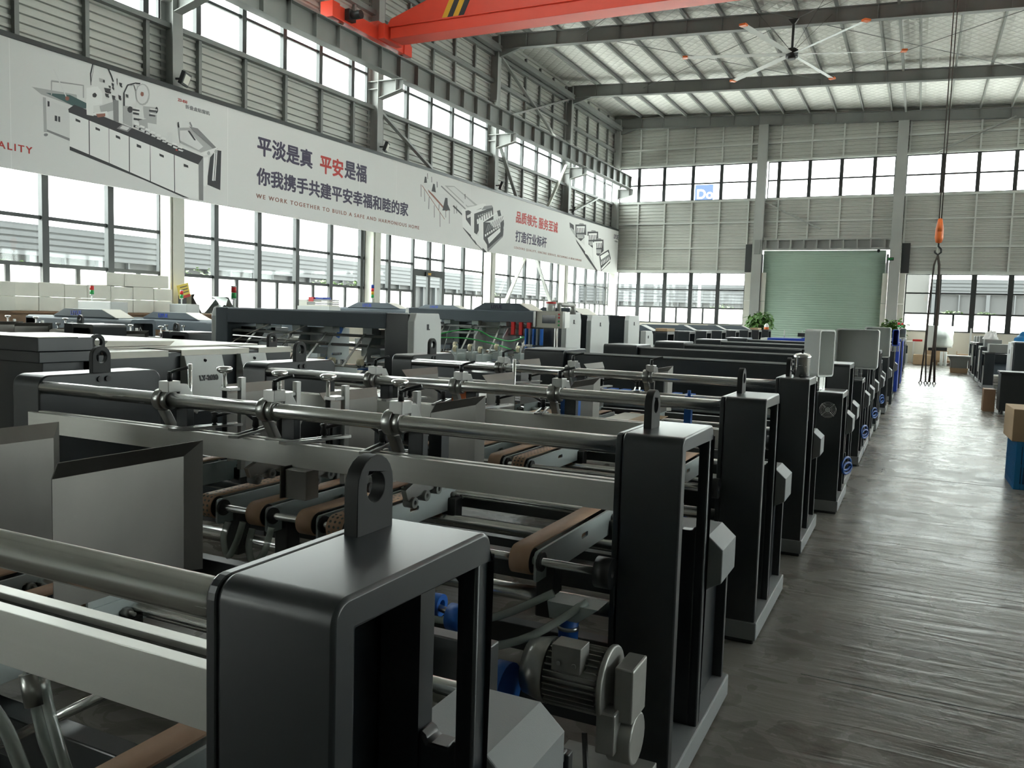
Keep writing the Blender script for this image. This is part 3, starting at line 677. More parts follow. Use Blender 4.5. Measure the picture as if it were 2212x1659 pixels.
def slide_bar(parent, x, y, z, a):
    s = MB(); c = (x, y, z+0.006); u = Vector((sin(a), cos(a), 0)); v = Vector((cos(a), -sin(a), 0)); L, w = 0.17, 0.023
    for k in (-1, 1): s.bar(Vector(c)-u*L+v*k*(w-0.005), Vector(c)+u*L+v*k*(w-0.005), 0.010, 0.012)
    for k in (-1, 1): s.bar(Vector(c)+u*(L-0.012)*k-v*(w-0.01), Vector(c)+u*(L-0.012)*k+v*(w-0.01), 0.024, 0.012)
    s.box(x-0.035, x+0.035, y-0.02, y+0.02, z-0.012, z)
    o = s.build('slide_bar', 'steel', parent, bevel=0.001)
    p = Vector(c)+u*0.04; h = MB(); h.cyl(p, p+Vector((0, 0, 0.012)), 0.012, 10); h.lathe([(0.005, 0.01), (0.016, 0.02), (0.013, 0.045), (0.017, 0.062), (0.0, 0.066)], p, 12)
    h.tube([p+Vector((0, 0, 0.045)), p+Vector((-0.03, 0.0, 0.06)), p+Vector((-0.10, 0.01, 0.09))] if a < 0.12 else [p+Vector((0, 0, 0.045)), p+Vector((0.03, 0.01, 0.055)), p+Vector((0.10, 0.02, 0.075))], 0.008, 8)
    h.build('clamp_lever', 'black_plastic', o)
    return o
def knob_post(parent, x, y, z0=0.98, z1=1.367):
    p = MB(); p.box(x+0.03, x+0.055, y+0.05, y+0.08, z0-0.1, z1-0.05); p.box(x-0.012, x+0.05, y-0.012, y+0.07, z1-0.112, z1-0.096)
    o = p.build('height_adjuster', 'steel', parent, bevel=0.002)
    MB().cyl((x, y, z0), (x, y, z1-0.1), 0.012, 10).build('spring', 'black_plastic', o)
    MB().cyl((x, y, z0), (x, y, z1-0.02), 0.0085, 10).lathe([(0, -0.03), (0.02, -0.03), (0.034, -0.02), (0.036, -0.006), (0.028, 0.0), (0, 0.002)], (x, y, z1), 20).build('knob', 'chrome', o)
    return o
def section_core(root, dy_rod=0.12, z_rod=1.205, dz_beam=0.0, clamps=True):
    rod = MB().cyl((-4.0, dy_rod, z_rod), (-0.88, dy_rod, z_rod), 0.0325, 28).build('crossbar', 'chrome', root)
    z1 = 1.088+dz_beam; z0 = z1-0.098; ya, yb = 0.03, 0.112
    bm_ = MB(); bm_.plate('x', [(ya, z0), (yb, z0), (yb, z1), (yb-0.026, z1), (yb-0.026, z1-0.014), (ya+0.026, z1-0.014), (ya+0.026, z1), (ya, z1)], -4.0, -0.895)
    be = bm_.build('slotted_beam', 'aluminium', root, bevel=0.001)
    MB().box(-4.0, -0.895, ya+0.026, yb-0.026, z1-0.0145, z1-0.0125).build('slot', 'groove', be)
    return rod, be
def lower_works(root, convs):
    MB().cyl((-4.0, -0.06, 0.80), (-0.87, -0.06, 0.80), 0.0145, 16).build('drive_shaft', 'chrome', root)
    MB().ring((-0.92, -0.06, 0.80), (-0.865, -0.06, 0.80), 0.052, 0.0146, 20).build('bearing_flange', 'black_plastic', root)
    MB().cyl((-4.0, 0.06, 0.635), (-0.87, 0.06, 0.635), 0.03, 20).build('support_shaft', 'chrome', root)
    MB().cyl((-4.0, 0.74, 0.80), (-0.87, 0.74, 0.80), 0.018, 14).build('rear_shaft', 'chrome', root)
    MB().cyl((-4.0, 0.66, 0.69), (-0.87, 0.66, 0.69), 0.026, 14).build('rear_support_shaft', 'chrome', root)
    MB().box(-4.0, -0.88, 0.30, 0.36, 0.60, 0.70).box(-4.0, -0.88, 0.88, 0.93, 0.70, 0.85).build('tie_bar', 'dark_paint', root, bevel=0.004)
    MB().box(-4.0, -0.88, 0.02, 0.09, 0.22, 0.34).box(-4.0, -0.88, 0.80, 0.88, 0.08, 0.2).build('floor_beam', 'dark_paint', root, bevel=0.004)
    for x, h in convs: conveyor(root, x, holes=h)
def presser(root, x, y=0.1, z=0.96):
    # spring-loaded roller holder above a belt
    p = MB().plate('x', [(y-0.08, z), (y-0.06, z-0.045), (y+0.22, z-0.02), (y+0.22, z+0.04), (y-0.02, z+0.02)], x-0.012, x+0.012)
    o = p.build('roller_holder', 'steel', root, bevel=0.002); q = MB()
    for k in range(3): q.ring((x-0.02, y-0.03+0.09*k, z-0.055+0.012*k), (x+0.025, y-0.03+0.09*k, z-0.055+0.012*k), 0.022, 0.010, 14)
    build_each(q, 'press_roller', 'dark_steel', o)
    MB().box(x-0.03, x+0.03, y+0.15, y+0.21, z+0.03, z+0.2).build('holder_arm', 'dark_paint', o)
    return o
mat('hose_blue', (0.008, 0.07, 0.30), 0.35)
SG = 'sections of the near machine row'
u2 = thing('folding_machine_section', 'dark machine section with grey motor and clear hoses, behind the nearest end frame', 'machine', (0, 2.66, 0), group=SG)
section_core(u2); fr2 = arch_frame(u2); shaft_cover(u2); left_frame(u2)
for x, a in ((-3.12, 0.5), (-2.49, 0.3), (-1.84, 0.25)): rod_clamp(u2, x, 0.12, 1.205, a)
for x in (-1.92, -2.5, -3.12): guide_plate(u2, x, 0.49, 0.95, out=0.03 if x > -2 else -0.035)
for x, a in ((-2.9, 0.28), (-2.63, -0.3), (-2.27, 0.25), (-1.95, -0.28)): slide_bar(u2, x, 0.14, 1.09, a)
lower_works(u2, ((-1.19, False), (-1.98, True), (-2.13, False), (-2.39, False), (-2.66, True), (-3.3, False)))
u3, u4, u1 = dup(u2), dup(u2), dup(u2)
u3.location.y, u4.location.y, u1.location.y = 4.30, 6.13, 0.86
u3['label'] = 'dark machine section whose end frame stands directly before the one with the mug'
u4['label'] = 'dark machine section with the steel mug on its end frame'
u1['label'] = 'nearest dark machine section with large rounded end frame in the foreground'
# details only the second section shows
for x in (-2.89, -2.56, -2.29, -1.92): knob_post(u2, x, 0.24)
for x in (-1.75, -2.02, -2.30, -2.55): presser(u2, x)
MB().box(-2.30, -2.19, -0.02, 0.06, 0.87, 0.99).box(-2.31, -2.305, -0.04, 0.2, 0.87, 1.0).build('sheet_stop', 'stainless', u2, bevel=0.003)
MB().cyl((-3.86, 0.94, 0.9), (-3.86, 0.94, 1.30), 0.012, 10).build('guide_pin', 'chrome', u2)
MB().cyl((-2.6, 1.1, 0.9), (-2.6, 1.1, 1.33), 0.012, 10).build('guide_pin', 'chrome', u3)
mo = MB().cyl((-1.0, -0.26, 0.52), (-0.80, -0.26, 0.52), 0.085, 24)
for k in range(32):
    a = 2*pi*k/32; mo.obox((-0.895, -0.26+0.092*cos(a), 0.52+0.092*sin(a)), (0.17, 0.022, 0.003), (a, 0, 0))
mt = mo.build('gear_motor', 'cast_alu', u2)
MB().cyl((-1.065, -0.26, 0.52), (-1.0, -0.26, 0.52), 0.088, 28, 0.104).cyl((-1.0, -0.26, 0.52), (-0.985, -0.26, 0.52), 0.104, 28).build('fan_cover', 'steel', mt)
MB().box(-0.945, -0.85, -0.375, -0.30, 0.575, 0.655).cyl((-0.87, -0.376, 0.60), (-0.87, -0.38, 0.60), 0.008, 10).cyl((-0.92, -0.376, 0.60), (-0.92, -0.38, 0.60), 0.008, 10).build('terminal_box', 'cast_alu', mt, bevel=0.004)
MB().cyl((-0.80, -0.26, 0.52), (-0.782, -0.26, 0.52), 0.118, 28).box(-0.80, -0.74, -0.36, -0.28, 0.34, 0.47).cyl((-0.78, -0.25, 0.36), (-0.70, -0.25, 0.36), 0.08, 20).box(-0.76, -0.70, -0.32, -0.18, 0.43, 0.60).build('gearbox', 'cast_alu', mt, bevel=0.006)
MB().box(-0.96, -0.66, -0.36, -0.16, 0.22, 0.25).box(-0.96, -0.66, -0.37, -0.35, 0.14, 0.27).build('motor_bracket', 'cast_alu', mt, bevel=0.003)
MB().tube([(-0.83, -0.37, 0.40), (-0.81, -0.40, 0.30), (-0.79, -0.41, 0.18), (-0.78, -0.40, 0.02)], 0.009, 8).build('motor_cable', 'black_plastic', mt)
MB().cyl((-1.0, -0.1, 0.555), (-1.0, -0.1, 0.645), 0.034, 20).build('hose_socket', 'blue_plastic', u2)
MB().ring((-1.0, -0.1, 0.60), (-1.0, -0.1, 0.613), 0.037, 0.035, 20).build('hose_band', 'steel', u2)
MB().plate('y', [(-1.05, 0.645), (-0.95, 0.645), (-0.88, 0.70), (-1.06, 0.70)], -0.15, -0.05).build('suction_funnel', 'plate_grey', u2)
MB().cyl((-1.17, -0.30, 0.43), (-1.12, -0.30, 0.43), 0.095, 20).build('blower_wheel', 'blue_plastic', u2)
def hose(parent, pts, r=0.014, m='clear_hose'):
    P = [Vector(p) for p in pts]; out = []
    for i in range(len(P)-1):
        a, b, c, d = P[max(i-1, 0)], P[i], P[i+1], P[min(i+2, len(P)-1)]
        for k in range(6):
            t = k/6; out.append(0.5*((2*b)+(c-a)*t+(2*a-5*b+4*c-d)*t*t+(3*b-a-3*c+d)*t**3))
    out.append(P[-1]); return MB().tube(out, r, 10).build('air_hose', m, parent)
hose(u2, [(-1.05, -0.12, 0.72), (-1.25, -0.2, 0.62), (-1.45, -0.3, 0.62), (-1.55, -0.35, 0.72), (-1.6, -0.3, 0.85)])
hose(u2, [(-0.93, -0.12, 0.71), (-1.1, -0.28, 0.60), (-1.35, -0.42, 0.58), (-1.5, -0.4, 0.74), (-1.5, -0.3, 0.84)])
hose(u2, [(-2.49, -0.14, 0.77), (-2.495, -0.16, 0.70), (-2.46, -0.17, 0.64), (-2.425, -0.16, 0.70), (-2.41, -0.14, 0.78)], 0.014)
hose(u2, [(-2.36, -0.14, 0.76), (-2.36, -0.16, 0.69), (-2.325, -0.17, 0.625), (-2.28, -0.16, 0.68), (-2.26, -0.14, 0.78)], 0.014)
# what shows through the slot of the nearest end frame: a sling roller on a shackle
ch = MB().ring((-1.14, 1.14, 0.795), (-1.09, 1.14, 0.795), 0.038, 0.016, 22).ring((-1.235, 1.18, 0.805), (-1.19, 1.18, 0.805), 0.032, 0.016, 22)
rl = build_each(ch, 'clamp_wheel', 'blue_plastic', u1)[0]
MB().tube([(x-0.04, y+0.15, z+0.02) for x, y, z in ((-1.10, 0.99, 0.73), (-1.12, 1.0, 0.71), (-1.12, 1.0, 0.66), (-1.10, 0.99, 0.63), (-1.08, 0.99, 0.66), (-1.08, 0.99, 0.71))], 0.008, 8, True).cyl((-1.24, 1.18, 0.805), (-1.09, 1.14, 0.795), 0.010, 10).cyl((-1.15, 1.14, 0.47), (-1.15, 1.14, 0.68), 0.011, 12).box(-1.21, -1.07, 1.12, 1.19, 0.57, 0.62).cyl((-1.18, 1.14, 0.555), (-1.04, 1.14, 0.555), 0.02, 12).build('clamp_spindle', 'steel', rl)
hose(u1, [(-1.50, 0.14, 0.95), (-1.485, 0.14, 0.90), (-1.46, 0.14, 0.82), (-1.424, 0.14, 0.76), (-1.37, 0.14, 0.66)], 0.011)
hose(u1, [(-1.475, 0.15, 0.95), (-1.462, 0.15, 0.89), (-1.435, 0.15, 0.82), (-1.395, 0.15, 0.74), (-1.33, 0.15, 0.66)], 0.011)
hose(u1, [(-1.62, 0.14, 0.84), (-1.57, 0.14, 0.80), (-1.53, 0.14, 0.745), (-1.47, 0.14, 0.65)], 0.014)
MB().cyl((-1.495, 0.145, 0.935), (-1.478, 0.145, 0.875), 0.024, 14).build('hose_clip', 'steel', u1)
MB().cyl((-1.82, 0.24, 0.64), (-1.36, 0.24, 0.90), 0.011, 12).build('strut', 'chrome', u1)
# small alignment changes of the nearest section: its bar and beam ride a little higher and nearer
for o in [k for k in bpy.data.objects if k.parent == u1]:
    if o.name.startswith(('crossbar', 'rod_clamp')): o.location.y -= 0.058
    if o.name.startswith(('slotted_beam', 'slide_bar')): o.location.z += 0.022
for u, dy in ((u1, 0.115), (u3, 0.085)):
    for o in bpy.data.objects:
        if o.name.startswith('lifting_eye') and o.parent and o.parent.parent == u and o.parent.name.startswith('right'): o.location.y += dy; o.location.x -= 0.012
MB().box(-2.60, -2.50, 0.21, 0.27, 1.08, 1.165).build('hanger_block', 'orange_plastic', u3, bevel=0.004)
MB().box(-1.89, -1.79, 0.27, 0.35, 0.98, 1.175).build('hanger_block', 'blue_plastic', u3, bevel=0.004)
MB().box(-1.50, -1.45, -0.15, -0.1, 0.1, 1.10).cyl((-1.475, -0.125, 1.1), (-1.475, -0.125, 1.14), 0.012, 10).build('sensor_post', 'blue_plastic', u4)
for x0, x1, y0, y1, z, m_, l in ((-2.86, -2.60, 6.09, 6.50, 0.852, 'carton', 'brown cardboard sheet lying on the belts under the crossbar, left one'), (-2.19, -1.95, 6.18, 6.72, 0.852, 'white_card', 'white paper sheet lying on the belts beside a brown one'), (-1.99, -1.80, 6.16, 6.66, 0.857, 'carton', 'brown cardboard sheet lying partly on the white paper sheet')):
    tag(MB().box(-(x1-x0)/2, (x1-x0)/2, -(y1-y0)/2, (y1-y0)/2, 0, 0.004).build('cardboard_sheet' if m_ == 'carton' else 'paper_sheet', m_, None, ((x0+x1)/2, (y0+y1)/2, z)), l, 'sheet')
mug = thing('steel_mug', 'polished steel mug with lid standing on the end frame of the third dark section from the lens', 'mug', (-0.745, 6.33, ZT))
mug['label'] = 'polished steel mug with lid standing on top of a dark end frame'
MB().lathe([(0, 0.002), (0.052, 0.002), (0.056, 0.008), (0.056, 0.14), (0.059, 0.145), (0.057, 0.145), (0.054, 0.14), (0.054, 0.012), (0, 0.012)], n=28).build('cup', 'chrome', mug)
MB().lathe([(0.061, 0.146), (0.061, 0.150), (0.045, 0.166), (0.02, 0.172), (0, 0.173)], n=28).build('lid', 'chrome', mug)
MB().lathe([(0.006, 0.172), (0.008, 0.178), (0.013, 0.186), (0.012, 0.196), (0, 0.199)], n=14).build('lid_knob', 'black_plastic', mug)
MB().tube([(-0.054, 0, 0.12), (-0.078, 0, 0.118), (-0.084, 0, 0.085), (-0.078, 0, 0.045), (-0.054, 0, 0.03)], 0.006, 8).build('handle', 'chrome', mug)

# farther sections of the same row: a closed dark beam between the end frames
def covered(y, label, beam_z=1.225, right=True, dx=0.06, zt=ZT, eye=False):
    u = thing('covered_machine_section', label, 'machine', (0, y, 0), group=SG)
    MB().plate('x', [(0.02, 0)] + arc(0.06, ZT-0.04, 0.04, 180, 90) + arc(0.7, ZT-0.04, 0.04, 90, 0) + [(0.74, 0)], -4.12, -3.9+0.28).build('left_end_frame', 'dark_paint', u, bevel=0.008)
    b = MB().plate('x', [(0.10, beam_z-0.27), (0.10, beam_z-0.012), (0.112, beam_z), (0.40, beam_z), (0.40, beam_z-0.27)], -3.62, -0.84).build('cross_beam', 'dark_paint', u, bevel=0.004)
    es_ = MB().box(-3.62, -0.84, 0.105, 0.118, beam_z, beam_z+0.014).box(-3.62, -0.84, 0.25, 0.265, beam_z, beam_z+0.014)
    build_each(es_, 'lip_sheen', 'light_paint', b)  # pale strips paint the sheen caught by the beam's top lip
    MB().box(-3.62, -0.84, 0.15, 0.35, 0.45, 0.75).build('lower_beam', 'dark_paint', u)
    MB().cyl((-3.62, 0.05, 0.82), (-0.84, 0.05, 0.82), 0.03, 14).build('support_shaft', 'chrome', u)
    if right:
        f = arch_frame(u, 0.6, zt, -0.895+dx, -0.665+dx, eye, 1.05); c = shaft_cover(u, 0.61, 0.95); c.location.x = dx
    return u
for i, (y, l) in enumerate(((8.78, 'dark covered machine section just behind the section with the round cooling fan'), (11.5, 'dark covered machine section whose end frame stands between the first two grey display housings'),
                            (14.15, 'dark covered machine section behind the wide open grey display housing'), (17.1, 'dark covered machine section next before the blue covered press'), (20.0, 'farthest dark covered machine section, beside the blue covered press'))):
    covered(y, l, dx=0.05+0.012*(y-8)+0.02)
def half_section(y, label, zt=1.06, dx=0.11, fan=False, hoop=True):
    u = thing('drive_section', label, 'machine', (0, y, 0), group='low drive sections along the aisle')
    f = arch_frame(u, 0.55, zt, -0.895+dx, -0.665+dx, False, 0.95)
    c = shaft_cover(u, 0.56, 0.85); c.location.x = dx
    MB().box(-1.9, -0.895+dx, 0.1, 0.5, 0.55, 0.85).build('drive_beam', 'dark_paint', u)
    if fan:
        cbx = MB()
        for k in range(8): cbx.box(-2.9+k*0.13, -2.82+k*0.13, -0.15, 0.35, 0.88, 0.94)
        build_each(cbx, 'drive_block', 'blue_plastic', u); MB().box(-3.0, -0.895+dx, 0.0, 0.2, 0.80, 0.88).build('drive_rail', 'plate_grey', u)
    if hoop:
        h = MB(); h.tube([(-0.665+dx+0.02+0.05*cos(t*pi/8)*0.6, 0.6+0.12*cos(t*pi/8), 0.36+0.06*sin(t*pi/8)) for t in range(16)], 0.012, 8, True)
        h.tube([(-0.665+dx+0.03+0.03*cos(t*pi/8), 0.6+0.11*cos(t*pi/8), 0.32+0.05*sin(t*pi/8)) for t in range(16)], 0.012, 8, True); h.build('coiled_hose', 'hose_blue', u)
    if fan:
        fx, fz = -0.78+dx, zt-0.15; g_ = MB()
        for r in (0.022, 0.034, 0.046, 0.058, 0.068): g_.tube([(fx+r*cos(t*pi/12), -0.012, fz+r*sin(t*pi/12)) for t in range(24)], 0.0022, 5, True)
        for a in (45, 135): g_.bar((fx-0.075*cos(radians(a)), -0.01, fz-0.075*sin(radians(a))), (fx+0.075*cos(radians(a)), -0.01, fz+0.075*sin(radians(a))), 0.005, 0.004)
        fg = g_.build('fan_grille', 'chrome', u); MB().cyl((fx, -0.016, fz), (fx, -0.004, fz), 0.024, 16).build('fan_hub', 'steel', fg)
    return u
half_section(7.69, 'low dark drive section with a round cooling fan on its front', fan=True)
half_section(10.48, 'low dark drive section just behind the fan section', 1.02)
half_section(13.0, 'low dark drive section in front of the third display housing', 1.05)
half_section(15.7, 'low dark drive section beside the third display housing', 1.05)
def display(y, x0, x1, d, z0, z1, post, label, rz=0.0, m='white_paint'):
    t_ = thing('display_housing', label, 'machine housing', ((x0+x1)/2, y, post), rz, group='grey display housings on posts')
    w = (x1-x0)/2; zz0, zz1 = z0-post, z1-post; h = MB(); e = 0.016
    out = rrect(-w, w, zz0, zz1, 0.03); inn = rrect(-w+e, w-e, zz0+e, zz1-e, 0.02)
    h.plate('y', out, 0, d, [inn]); h.plate('y', inn, d-0.012, d-0.004)
    h.build('housing', m, t_, bevel=0.003)
    MB().box(-0.08, -0.055, d*0.3, d*0.6, 0, zz0).box(-0.03, 0.03, d*0.25, d*0.65, 0, zz0).box(0.05, 0.075, d*0.3, d*0.6, 0, zz0).build('post', 'chrome', t_)
    return t_
# the first is turned with its open face to the aisle
display(7.95, -0.86, -0.60, 0.15, 1.178, 1.60, 1.06, 'tall narrow light grey display housing on a chrome post beside the steel mug', radians(65))
display(10.95, -0.92, -0.43, 0.25, 1.12, 1.60, 1.02, 'wide grey display housing with open front, second along the aisle', 0)
display(15.85, -0.86, -0.44, 0.3, 1.10, 1.625, 1.05, 'light grey display housing with pale open front, third along the aisle', 0)

